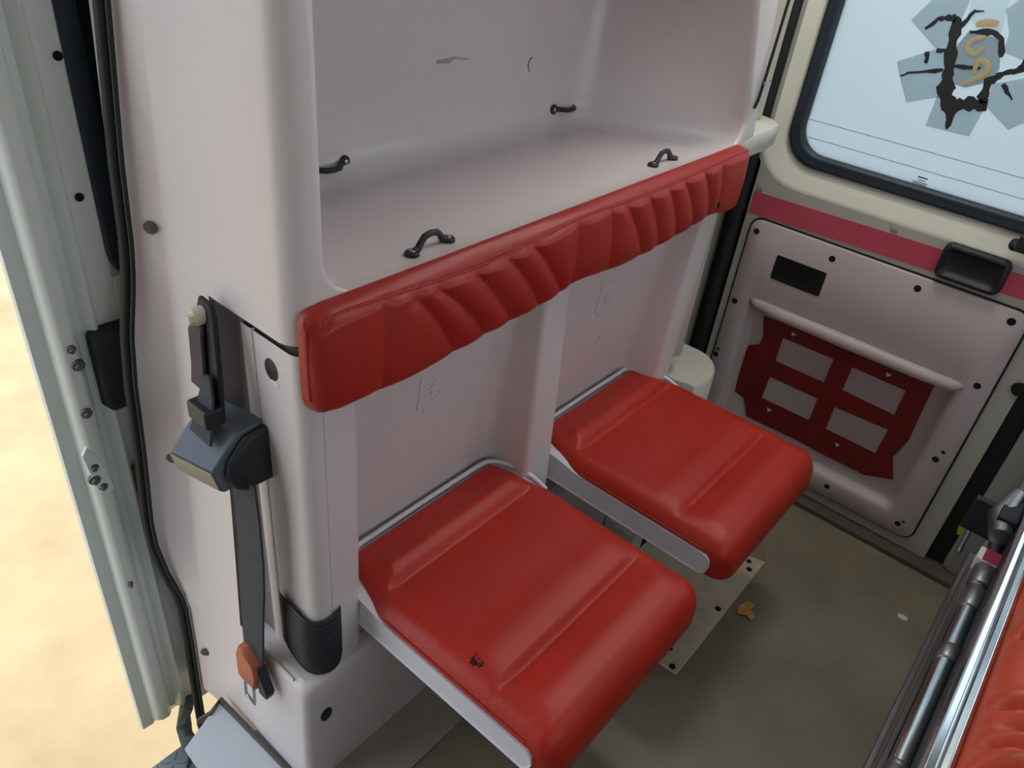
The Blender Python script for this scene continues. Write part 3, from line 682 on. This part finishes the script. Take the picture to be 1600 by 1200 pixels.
loft(bm, [[(XD+0.010, y, z) for y, z in P2(0,0.03)], [(XD+0.002, y, z) for y, z in P2(0,0.03)], [(XD, y, z) for y, z in P2(0.003,0.03)]], True, False, True); p2 = finish('inner_panel', bm, 'panel_grey', R2)
for y, z in ((-0.825,0.725), (-0.825,0.30), (-0.825,0.12)):
    bm = BM(); disc(bm, (XD+0.0003,y,z), (-1,0,0), 0.0085, 0.0009, 14); finish('screw_hole', bm, 'black_hole', p2)
bm = BM(); box(bm, XD+0.03, XD+0.07, -0.76, -0.69, 0.0, 1.82); rs = tag(finish('trim_9', bm, 'black_rubber'), 'black rubber strip in the gap between the rear doors', 'trim', kind='structure')
bm = BM(); tube(bm, [(XD-0.002,-0.692,0.585), (XD+0.02,-0.705,0.585)], 0.016, 10); finish('catch', bm, 'black_hole', R1)
bm = BM(); prism(bm, [(-0.737,0.14), (-0.732,0.16), (-0.739,0.20), (-0.745,0.20), (-0.745,0.14)], 'x', XD+0.012, XD+0.03); finish('reflector_tab', bm, 'yellow_green', R2)
bm = BM(); box(bm, XD-0.02, XD+0.06, 0.115, 0.36, 0.0, 1.92); box(bm, XD+0.02, XD+0.06, -1.75, -1.52, 0.0, 1.92); box(bm, XD+0.01, XD+0.06, -1.75, 0.2, 1.80, 1.92)
tag(finish('trim_10', bm, 'jamb_paint', bevel=0.004), 'grey rear door jamb around the door leaves', 'trim', kind='structure')
bm = BM(); tube(bm, [(XD+0.01,0.085,0.02), (XD+0.01,0.085,1.82)], 0.020, 12); box(bm, XD+0.03, XD+0.06, 0.05, 0.13, 0.0, 1.84); tag(finish('trim_11', bm, 'black_rubber'), 'black rubber seal beside the rear door', 'trim', kind='structure')
bm = BM(); box(bm, XD-0.03, XD+0.08, -1.52, 0.12, 0.0, 0.018); tag(finish('trim_12', bm, 'gasket_grey', bevel=0.004), 'dark sill strip under the rear doors', 'trim', kind='structure')

# ================================================================ backrest cushion
B = thing('backrest_cushion', (0.61, -0.02, 0.85), 'long red quilted vinyl backrest pad below the niche', 'cushion')
BOT = [(0.043,0.884),(0.047,0.868),(0.058,0.858),(0.085,0.852),(0.112,0.851),(0.152,0.848),(0.2,0.846),(0.277,0.849),(0.372,0.854),(0.505,0.858),(0.56,0.864),(0.60,0.872),(0.63,0.872),(0.68,0.865),(0.736,0.860),(0.831,0.859),(0.96,0.866),(1.04,0.872),(1.10,0.877),(1.14,0.872),(1.185,0.864),(1.203,0.868),(1.213,0.876),(1.217,0.892)]
TOP = [(0.043,0.985),(0.047,1.000),(0.056,1.006),(0.075,1.009),(0.3,1.009),(0.6,1.010),(1.0,1.011),(1.19,1.012),(1.205,1.009),(1.213,1.004),(1.217,0.990)]
SEAM = [(0.049,0.990),(0.075,1.000),(0.101,1.001),(0.163,0.998),(0.256,0.991),(0.34,0.987),(0.40,0.989),(0.456,0.992),(0.50,0.995),(0.54,0.999),(0.58,1.001),(0.65,1.001),(0.733,0.995),(0.844,0.995),(0.963,0.998),(1.03,1.000),(1.08,1.003),(1.14,1.005),(1.215,1.004)]
SEAMS = [((0.157,0.977),(0.154,0.85)),((0.213,0.977),(0.300,0.855)),((0.257,0.977),(0.374,0.855)),((0.330,0.977),(0.433,0.858)),((0.402,0.980),(0.505,0.86)),((0.461,0.984),(0.563,0.865)),((0.578,1.000),(0.584,0.87)),((0.670,1.001),(0.699,0.865)),((0.711,1.000),(0.819,0.86)),((0.791,0.995),(0.880,0.86)),((0.862,0.995),(0.948,0.865)),((0.920,0.997),(1.016,0.87)),((1.002,0.997),(1.078,0.874)),((1.076,1.010),(1.108,0.877))]
def seam_x(s, z):
    (xa, za), (xb_, zb) = s; t = (za-z)/(za-zb); t = max(0, min(1.1, t))
    return xa+(xb_-xa)*(t**0.85)
def puff(x, z):
    xs = [0.043]+[seam_x(s, z) for s in SEAMS]+[1.217]
    for i, (a, b) in enumerate(zip(xs, xs[1:])):
        if a <= x <= b and b-a > 1e-6:
            p = (x-a)/(b-a); w = min(b-a, 0.09)
            if i in (0, len(xs)-2):
                q = (b-x) if i == 0 else (x-a)
                return 0.0075*(1-math.exp(-q/0.014))
            q = min(x-a, b-x)
            return 0.0085*(1-math.exp(-q/0.012))*(0.75+0.25*math.sin(math.pi*p))
    return 0.0
NX, NZ = 420, 60
bm = BM(); rows = []
xg = [0.043+1.174*i/NX for i in range(NX+1)]
for j in range(NZ+1):
    t = j/NZ; row = []
    for x in xg:
        zb, zt = interp(BOT, x), interp(TOP, x); z = zb+(zt-zb)*t
        sz = interp(SEAM, x); de = min(x-0.043, 1.217-x, z-zb)
        edge = (1-math.exp(-max(0, de)/0.009))
        band = sm(sz+0.001, sz-0.012, z)
        th = 0.014+0.014*edge
        if z > sz:
            k = (z-sz)/max(1e-4, zt-sz); th = 0.007+0.021*(1-0.95*k**1.6)*min(1, edge*1.2)
            th -= 0.003*math.exp(-(z-sz)/0.002)
        else:
            th += puff(x, z)*band*edge
            th -= 0.003*math.exp(-(sz-z)/0.002)
            th += 0.004*math.sin(math.pi*max(0, min(1, (z-zb)/max(1e-4, sz-zb))))
        row.append((x, -th, z))
    rows.append(row)
vs = loft(bm, rows, False)
# closed back
bvs = [[bm.verts.new((v.co.x, -0.001, v.co.z)) for v in (vs[0] if q == 0 else vs[-1])] for q in (0, 1)]
for a, b in ((bvs[0], vs[0]), (vs[-1], bvs[1]), (bvs[1], bvs[0])):
    for i in range(NX): bm.faces.new((a[i], a[i+1], b[i+1], b[i]))
for c, sgn in ((0, 1), (NX, -1)):
    bm.faces.new([bvs[0][c]]+[r[c] for r in vs]+[bvs[1][c]])
pad = finish('pad', bm, 'backrest_vinyl_shaded', B, sharp=75)
bm = BM(); tube(bm, [(x, -0.0255, interp(SEAM, x)+0.0) for x in [0.062+1.14*i/120 for i in range(121)]], 0.0022, 6); finish('seam_piping', bm, 'dark_red_vinyl', pad)
bm = BM(); tube(bm, [(0.0442,-0.0165,0.884+0.105*i/20) for i in range(21)], 0.003, 8); finish('edge_piping', bm, 'dark_red_vinyl', pad)
bm = BM(); tube(bm, [(x, -0.0135, interp(BOT, x)+0.001) for x in [0.062+1.13*i/120 for i in range(121)]], 0.0022, 6); finish('edge_piping', bm, 'dark_red_vinyl', pad)
bm = BM(); tube(bm, [(1.090,-0.0385,0.916), (1.093,-0.0385,0.910), (1.090,-0.0385,0.904)], 0.0022, 6); finish('tear', bm, 'black_hole', pad)

# ================================================================ folding seats
def make_seat():
    S = thing('folding_seat', (0.36, -0.17, 0.345), '', 'seat', 'folding seats on the white wall unit')
    # --- pan
    bm = BM()
    prof_l = [(-0.372,0.352),(-0.382,0.362),(-0.386,0.378),(-0.383,0.394),(-0.374,0.402),(-0.36,0.404),(-0.10,0.404),(-0.07,0.405),(-0.045,0.409),(-0.02,0.415),(0.005,0.419),(0.088,0.420),(0.088,0.352)]
    def inset(x): return prof_l
    x0, x1 = 0.129, 0.591
    def sec(x, d): return [(x, y*(1-0)+d*(1 if y < -0.3 else 0), z+(d*0.4 if z < 0.36 else -d*0.4)) for y, z in prof_l]
    loft(bm, [sec(x0+0.004, 0.003), sec(x0, 0), sec(x1, 0), sec(x1-0.004, 0.003)], True, True, True)
    pn = finish('seat_pan', bm, 'seat_pan_plastic', S, sharp=45, bevel=0.003)
    # --- rear rim
    bm = BM(); tube(bm, [(0.150,0.040,0.424),(0.160,0.066,0.431),(0.178,0.080,0.434),(0.205,0.083,0.435),(0.36,0.084,0.435),(0.515,0.083,0.435),(0.542,0.080,0.435),(0.562,0.062,0.434),(0.576,0.030,0.432),(0.586,-0.010,0.424),(0.590,-0.045,0.410)], 0.0052, 8); finish('rear_rim', bm, 'seat_pan_plastic', S, sharp=80)
    # --- cushion: rounded height field
    bm = BM(); NU, NV = 110, 120; rows = []
    def outline(y):            # half width at depth y
        w = 0.224
        w -= 0.034*max(0, min(1, (y+0.05)/0.115))**1.15
        f = (-0.425-y)
        rr_ = 0.04
        if y < -0.425+rr_: q = (y-(-0.425+rr_))/rr_; w -= rr_*(1-math.sqrt(max(0, 1-q*q)))
        if y > 0.078-0.014: q = (y-0.064)/0.014; w -= 0.014*(1-math.sqrt(max(0, 1-q*q)))
        return w
    Y0, Y1 = -0.4249, 0.0778
    cx = 0.36
    ring = []
    for j in range(NV+1):
        s = j/NV; s2 = 0.5-0.5*math.cos(math.pi*s); s = 0.35*s2+0.65*s; y = Y1+(Y0-Y1)*s; row = []
        w = outline(y)
        for i in range(NU+1):
            u = -1+2*i/NU; u2 = math.sin(u*math.pi/2); u = 0.45*u2+0.55*u; x = cx+u*w
            d = min(w-abs(x-cx), (y-Y0)*1.0, (Y1-y)*1.0)
            dside = min(w-abs(x-cx), (Y1-y)); dfront = y-Y0
            e = 1-math.exp(-max(0, dside)/(0.013-0.007*sm(-0.02, 0.05, y))); ef = math.sqrt(max(0, 1-(1-min(1, dfront/0.045))**2))
            z = 0.412+0.010*sm(-0.03, 0.03, y)+(0.028-0.010*sm(-0.03, 0.03, y))*e
            # transverse rolls and grooves, fading towards the sides
            fade = sm(0.0, 0.085, w-abs(x-cx))
            fade2 = sm(0.02, 0.055, w-abs(x-cx))
            rear = math.exp(-((y-0.002)/0.024)**2)*0.012
            g1 = -0.010*sm(-0.022, -0.032, y)*math.exp(-max(0, -0.034-y)/0.05)
            g2 = -0.014*(sm(-0.276, -0.290, y)*math.exp(-max(0, -0.290-y)/0.030))
            fr = 0.005*math.exp(-((y+0.352)/0.03)**2)+0.004*math.exp(-((y+0.235)/0.035)**2)
            z += (rear+g1)*fade2+g2*fade+fr*fade2
            z = 0.372+(z-0.372)*ef if dfront < 0.045 else z
            row.append((x, y, z))
        rows.append(row)
    vs = loft(bm, rows, False)
    # skirt
    rim = [vs[0][i] for i in range(NU+1)]+[vs[j][NU] for j in range(1, NV+1)]+[vs[NV][i] for i in range(NU-1, -1, -1)]+[vs[j][0] for j in range(NV-1, 0, -1)]
    low1 = [bm.verts.new((v.co.x+(v.co.x-cx)*0.006, v.co.y, min(v.co.z-0.006, 0.404 if v.co.y > -0.37 else 0.385))) for v in rim]
    low2 = [bm.verts.new((cx+(v.co.x-cx)*0.995, v.co.y*0.995-0.001, 0.392 if v.co.y > -0.37 else 0.352)) for v in rim]
    n = len(rim)
    for a, b in ((rim, low1), (low1, low2)):
        for i in range(n): bm.faces.new((a[i], b[i], b[(i+1) % n], a[(i+1) % n]))
    bm.faces.new(low2)
    cu = finish('seat_cushion', bm, 'red_vinyl', S, sharp=80)
    for sgn in (-1, 1):
        bm = BM(); tube(bm, [(cx+sgn*(outline(y)+0.0016), y, 0.411 if y > -0.36 else 0.411-0.02*sm(-0.36,-0.41,y)) for y in [-0.06-0.305*i/40 for i in range(41)]], 0.0022, 6); finish('side_piping', bm, 'dark_red_vinyl', cu)
    return S
seat = make_seat(); seat['label'] = 'nearer red vinyl folding seat, the one beside the seat belt'
seat2 = copy_tree(seat); seat2.location.x += 0.547; seat2['label'] = 'farther red vinyl folding seat, the one next to the rear door'
bm = BM()
for i in range(16):
    a_ = random.uniform(0, 6.28); r_ = random.uniform(0, 0.014)
    disc(bm, (0.168+r_*math.cos(a_), -0.232+r_*math.sin(a_), 0.4375), (0,0,1), random.uniform(0.0010,0.0032), 0.0042+0.00006*i, 7)
finish('stain', bm, 'stain_dark', seat)

# ================================================================ cargo loops in the niche
def make_handle():
    H = thing('tie_down_loop', (0, 0, 0), '', 'handle', 'black tie-down loops in the niche')
    bm = BM(); pts = [(-0.034,0,0.004),(-0.026,0,0.006),(-0.020,0,0.014),(-0.013,0,0.021),(0.0,0,0.023),(0.013,0,0.021),(0.020,0,0.014),(0.026,0,0.006),(0.034,0,0.004)]
    tube(bm, pts, [0.0055,0.0055,0.005,0.005,0.005,0.005,0.005,0.0055,0.0055], 10); finish('loop', bm, 'black_plastic', H, sharp=80)
    for s in (-1, 1):
        bm = BM(); disc(bm, (s*0.038,0,0), (0,0,1), 0.011, 0.006, 16, sx=1.0); ft = finish('foot', bm, 'black_plastic', H)
        bm = BM(); disc(bm, (s*0.038,0,0.006), (0,0,1), 0.005, 0.0018, 12); finish('screw', bm, 'steel', ft)
    return H
h0 = make_handle()
HP = [((0.307,0.042,1.0002), (0,0,0.05), 'black tie-down loop at the shelf front, nearest the seat belt'),
      ((0.967,0.048,1.0002), (0,0,0.0), 'black tie-down loop at the shelf front, near the rear window'),
      ((0.350,0.3345,1.026), (math.radians(90),0,0), 'black tie-down loop low on the niche back wall, near end half hidden'),
      ((1.000,0.3345,1.034), (math.radians(90),0,0), 'black tie-down loop low on the niche back wall, far corner')]
for i, (l, r, lb) in enumerate(HP):
    h = h0 if i == 0 else copy_tree(h0)
    h.location = l; h.rotation_euler = r; h['label'] = lb

# ================================================================ seat belt on the end face
SB = thing('seat_belt', (0.0, 0.13, 0.24), 'grey seat belt with retractor and orange buckle on the end face', 'seat belt')
bm = BM(); disc(bm, (0.014,0.158,0.945), (-1,0.1,0), 0.013, 0.018, 16); disc(bm, (-0.003,0.158,0.943), (-1,0.1,0), 0.008, 0.008, 6); finish('anchor_bolt', bm, 'bolt_cream', SB)
bm = BM(); ribbon(bm, [(0.018,0.158,0.965),(0.012,0.15,0.95),(0.006,0.145,0.90),(0.002,0.142,0.86),(-0.004,0.14,0.80)], (0,1,0.1), [0.026,0.040,0.044,0.048,0.05], 0.008); finish('strap_shadow_strip', bm, 'black_rubber', SB, bevel=0.003)  # black strip standing in for the shadow behind the upper strap
bm = BM(); ribbon(bm, [(0.008,0.163,0.95),(-0.002,0.160,0.92),(-0.006,0.158,0.87),(-0.010,0.157,0.84)], (0,1,0.05), [0.022,0.030,0.030,0.032], 0.005); finish('upper_strap', bm, 'belt_maroon', SB, bevel=0.001)
bm = BM(); ribbon(bm, [(-0.008,0.132,0.87),(-0.014,0.132,0.84),(-0.022,0.135,0.80),(-0.03,0.135,0.775)], (0,1,0.05), [0.010,0.030,0.040,0.05], 0.004); finish('strap_loop', bm, 'belt_web', SB)
bm = BM(); box(bm, -0.03, 0.0, 0.115, 0.162, 0.795, 0.825); finish('strap_guide', bm, 'black_plastic', SB, bevel=0.004)
rp = [(0.03,0.793),(-0.014,0.790),(-0.020,0.786),(-0.056,0.750),(-0.059,0.744),(-0.050,0.708),(-0.044,0.702),(0.03,0.702)]
def yaw(bm):
    for v in bm.verts: v.co.x += 0.26*(0.165-v.co.y); v.co.z -= 0.05*(0.165-v.co.y)
bm = BM(); prism(bm, rp, 'y', 0.096, 0.170); yaw(bm); rb = finish('retractor_cover', bm, 'retractor_grey', SB, sharp=30, bevel=0.002)
bm = BM(); prism(bm, [(0.03,0.790),(-0.010,0.787),(-0.040,0.755),(-0.046,0.730),(-0.036,0.704),(-0.02,0.694),(0.03,0.692)], 'y', 0.083, 0.096); yaw(bm); finish('retractor_side', bm, 'black_plastic', SB, sharp=30, bevel=0.008)
bm = BM(); prism(bm, [(-0.0598,0.744),(-0.0508,0.707),(-0.044,0.7012),(-0.0,0.7012),(-0.0,0.7004),(-0.0445,0.7004),(-0.0520,0.707),(-0.0610,0.744)], 'y', 0.097, 0.169); yaw(bm); finish('retractor_lip', bm, 'retractor_side', SB)
bm = BM(); ribbon(bm, [(0.004,0.098,0.71),(0.004,0.098,0.64),(0.004,0.102,0.55),(0.001,0.106,0.48),(-0.002,0.110,0.42),(-0.006,0.112,0.35),(-0.010,0.112,0.295)], (0,1,0.1), [0.060,0.062,0.064,0.066,0.062,0.058,0.052], 0.004); finish('lower_strap', bm, 'belt_web', SB, sharp=80)
bm = BM()
bk = [(0.092,0.292),(0.122,0.312),(0.138,0.308),(0.147,0.286),(0.150,0.222),(0.140,0.218),(0.098,0.222),(0.088,0.262)]
loft(bm, [[(-0.002, y, z) for y, z in bk], [(-0.022, y, z) for y, z in bk], [(-0.027, 0.114+(y-0.114)*0.85, 0.275+(z-0.275)*0.9) for y, z in bk]], True, True, True); finish('buckle', bm, 'buckle_orange', SB, sharp=45)
bm = BM(); prism(bm, [(0.100,0.280),(0.090,0.286),(0.078,0.252),(0.068,0.228),(0.074,0.210),(0.096,0.212)], 'x', -0.020, -0.002); finish('buckle_side', bm, 'black_plastic', SB, bevel=0.004)
bm = BM(); tube(bm, [(-0.024,0.128,0.226),(-0.026,0.128,0.182),(-0.026,0.102,0.178),(-0.024,0.102,0.222)], 0.003, 8); finish('metal_tongue', bm, 'steel', SB)

# jamb screws on the end face band
for z in (1.016, 0.60, 0.10):
    y = yb(z)+0.018; xs = interp(SEAL, z); x = xe(z)*0.7+xs*0.3-0.001
    bm = BM(); disc(bm, (x-0.001,y-0.003,z), (-1,-0.8,0), 0.0095, 0.006, 12, r2=0.007); tag(finish('panel_screw', bm, 'gasket_grey', U))

# ================================================================ aluminium floor plate and litter
PL = thing('floor_plate', (0.95, -0.2, 0.0), 'aluminium mounting plate with keyhole slots on the floor', 'plate')
bm = BM(); prism(bm, [(0.71,0.02),(1.10,0.02),(1.163,-0.274),(1.187,-0.386),(0.713,-0.390),(0.71,-0.32)], 'z', 0.0, 0.004); finish('plate', bm, 'plate_alu', PL, bevel=0.0015)
for x, y, r in ((1.144,-0.325,.012),(1.128,-0.334,.007),(1.157,-0.353,.007),(1.131,-0.366,.008),(0.952,-0.369,.008),(0.776,-0.333,.012),(0.764,-0.342,.007),(0.725,-0.372,.008),(0.93,-0.30,.008)):
    bm = BM(); disc(bm, (x,y,0.0041), (0,0,1), r, 0.0004, 14, r2=r*0.97); finish('plate_hole', bm, 'black_hole', PL)
bm = BM(); prism(bm, [(0.971,-0.409),(1.000,-0.404),(1.025,-0.414),(1.026,-0.431),(1.004,-0.430),(0.990,-0.449),(0.976,-0.446),(0.984,-0.430)], 'z', 0.001, 0.006)
for v in bm.verts: v.co.z += random.uniform(0, 0.006)
tag(finish('paper_scrap', bm, 'debris_brown', origin=(1.0,-0.425,0.0)), 'torn brown scrap lying on the floor by the metal plate', 'scrap')
bm = BM(); ribbon(bm, [(1.338,-0.354,0.001),(1.318,-0.352,0.001),(1.295,-0.364,0.001),(1.270,-0.350,0.001),(1.256,-0.353,0.001),(1.235,-0.37,0.001),(1.213,-0.382,0.001),(1.198,-0.385,0.001)], (0.2,1,0), [.002,.004,.003,.006,.004,.003,.005,.003], 0.0012); o = finish('vinyl_tear', bm, 'crack_pale', floor)
bm = BM(); disc(bm, (1.276,-0.723,0.0), (0,0,1), 0.009, 0.003, 9, sx=1.4); tag(finish('white_crumb', bm, 'label_white', origin=(1.276,-0.723,0.0)), 'small white crumb on the dark floor near the stretcher', 'crumb')

bm = BM(); prism(bm, [(0.956,-0.014),(0.989,-0.020),(0.976,-0.122),(0.944,-0.111)], 'z', 0.004, 0.06)
tag(finish('white_block', bm, 'label_white', origin=(0.966,-0.066,0.004), bevel=0.002), 'small white block on the floor between the two folding seats', 'block')

# ================================================================ stretcher
T = thing('stretcher', (0.5, -1.08, 0.0), 'chrome framed stretcher with an orange vinyl mattress', 'stretcher')
bm = BM(); rows = []; NX_, NY_ = 260, 70
WR = [(0.479, -0.845, 0.511, -0.944, 0.01), (0.407, -0.845, 0.447, -0.957, 0.011), (0.348, -0.845, 0.411, -0.91, 0.009), (0.629, -0.845, 0.668, -0.873, 0.009), (0.707, -0.845, 0.743, -0.844, 0.006), (0.43, -0.845, 0.482, -0.922, 0.006)]
def wr(x, y):
    h = 0
    for ax_, ay_, bx_, by_, a in WR:
        t = max(0, min(1, ((x-ax_)*(bx_-ax_)+(y-ay_)*(by_-ay_))/((bx_-ax_)**2+(by_-ay_)**2)))
        d = (x-ax_-(bx_-ax_)*t); e = math.hypot(d, y-ay_-(by_-ay_)*t)
        h += (-2.0*a*math.exp(-(e/0.008)**2)+1.1*a*math.exp(-((e-0.02)/0.012)**2))*sm(-0.05, 0.12, t)
    return h
for i in range(NX_+1):
    x = -0.55+1.60*i/NX_; row = []
    for j in range(NY_+1):
        y = -0.828-0.53*j/NY_; d = min(-0.828-y, y+1.358, x+0.55, 1.05-x)
        z = 0.60+0.055*math.sqrt(max(0, 1-(1-min(1, d/0.05))**2))+wr(x, y)*sm(0, 0.014, d)
        row.append((x, y, z))
    rows.append(row)
vs = loft(bm, rows, False)
rim = [vs[0][j] for j in range(NY_+1)]+[vs[i][NY_] for i in range(1, NX_+1)]+[vs[NX_][j] for j in range(NY_-1, -1, -1)]+[vs[i][0] for i in range(NX_-1, 0, -1)]
lw = [bm.verts.new((v.co.x, v.co.y, 0.575)) for v in rim]
for i in range(len(rim)): bm.faces.new((rim[i], lw[i], lw[(i+1) % len(rim)], rim[(i+1) % len(rim)]))
bm.faces.new(lw)
finish('mattress', bm, 'mattress_vinyl', T, sharp=80)
for y in (-0.813, -1.388):
    bm = BM(); L = []
    for x in (-0.58, 1.02):
        L.append([(x, y+dy, 0.60+dz) for dy, dz in ((-.017,-.014),(.010,-.016),(.017,-.008),(.018,.006),(.012,.012),(.004,.011),(.001,.0085),(-.003,.013),(-.011,.016),(-.017,.010))])
    loft(bm, L, True, True, True); rl = finish('side_rail', bm, 'chrome', T, sharp=25, bevel=0.002)
    bm = BM(); tube(bm, [(1.00,y,0.600),(1.035,y,0.600),(1.06,y*0.99-0.004,0.603)], [0.019,0.020,0.015], 14); finish('rail_end', bm, 'dull_aluminium', rl)
bm = BM(); tube(bm, [(-0.6,-0.788,0.50),(1.06,-0.788,0.50)], 0.014, 16); finish('lower_tube', bm, 'chrome', T, sharp=80)
for xa, xb_, r in ((0.28,0.415,.0175),(0.41,0.425,.0155),(0.655,0.69,.0175),(0.80,0.86,.018),(0.87,0.93,.0195)):
    bm = BM(); tube(bm, [(xa,-0.788,0.50),(xa+0.003,-0.788,0.50),(xb_-0.003,-0.788,0.50),(xb_,-0.788,0.50)], [r*0.9,r,r,r*0.9], 16); finish('collar', bm, 'dull_aluminium', T, sharp=50)
bm = BM(); box(bm, 0.925, 0.965, -0.80, -0.765, 0.49, 0.520); lbk = finish('label_bracket', bm, 'label_white', T, bevel=0.002)
bm = BM(); box(bm, 0.926, 0.964, -0.800, -0.774, 0.5201, 0.5212); finish('red_label', bm, 'label_red', lbk)
for z, y in ((0.30,-0.795), (0.34,-0.775)):
    bm = BM(); box(bm, -0.6, 1.16, y-0.012, y+0.012, z-0.018, z+0.018); finish('base_rail', bm, 'black_plastic' if z < 0.32 else 'dull_aluminium', T, bevel=0.002)
bm = BM(); box(bm, 0.0, 0.98, -0.768, -0.764, 0.43, 0.47); finish('frame_strip', bm, 'gasket_grey', T, bevel=0.001)
bm = BM(); box(bm, -0.6, 1.12, -1.36, -0.80, 0.46, 0.575); finish('frame_deck', bm, 'black_plastic', T)
for x in (-0.45, 0.98):
    for y in (-0.84, -1.34):
        bm = BM(); tube(bm, [(x,y,0.47),(x+0.05,y,0.12)], 0.016, 12); lg = finish('leg', bm, 'dull_aluminium', T, sharp=80)
        bm = BM(); tube(bm, [(x+0.05,y-0.018,0.065),(x+0.05,y+0.018,0.065)], 0.065, 24); tube(bm, [(x+0.05,y,0.065),(x+0.05,y,0.13)], 0.012, 8); finish('caster', bm, 'black_rubber', lg)
bm = BM(); box(bm, 1.02, 1.10, -0.80, -0.765, 0.52, 0.56); box(bm, 1.06, 1.075, -0.79, -0.72, 0.47, 0.55); finish('latch', bm, 'black_plastic', T, bevel=0.004)
bm = BM(); tube(bm, [(1.02,-0.742,0.44),(1.16,-0.742,0.455)], 0.006, 8); finish('latch_rod', bm, 'steel', T)
bm = BM(); box(bm, 1.075, 1.12, -0.775, -0.745, 0.46, 0.47); finish('latch_plate', bm, 'retractor_side', T, bevel=0.001)
bm = BM(); tube(bm, [(1.00,-0.785,0.53),(1.06,-0.772,0.535),(1.12,-0.78,0.56)], [0.02,0.024,0.014], 12); finish('latch_housing', bm, 'dull_aluminium', T, sharp=60)
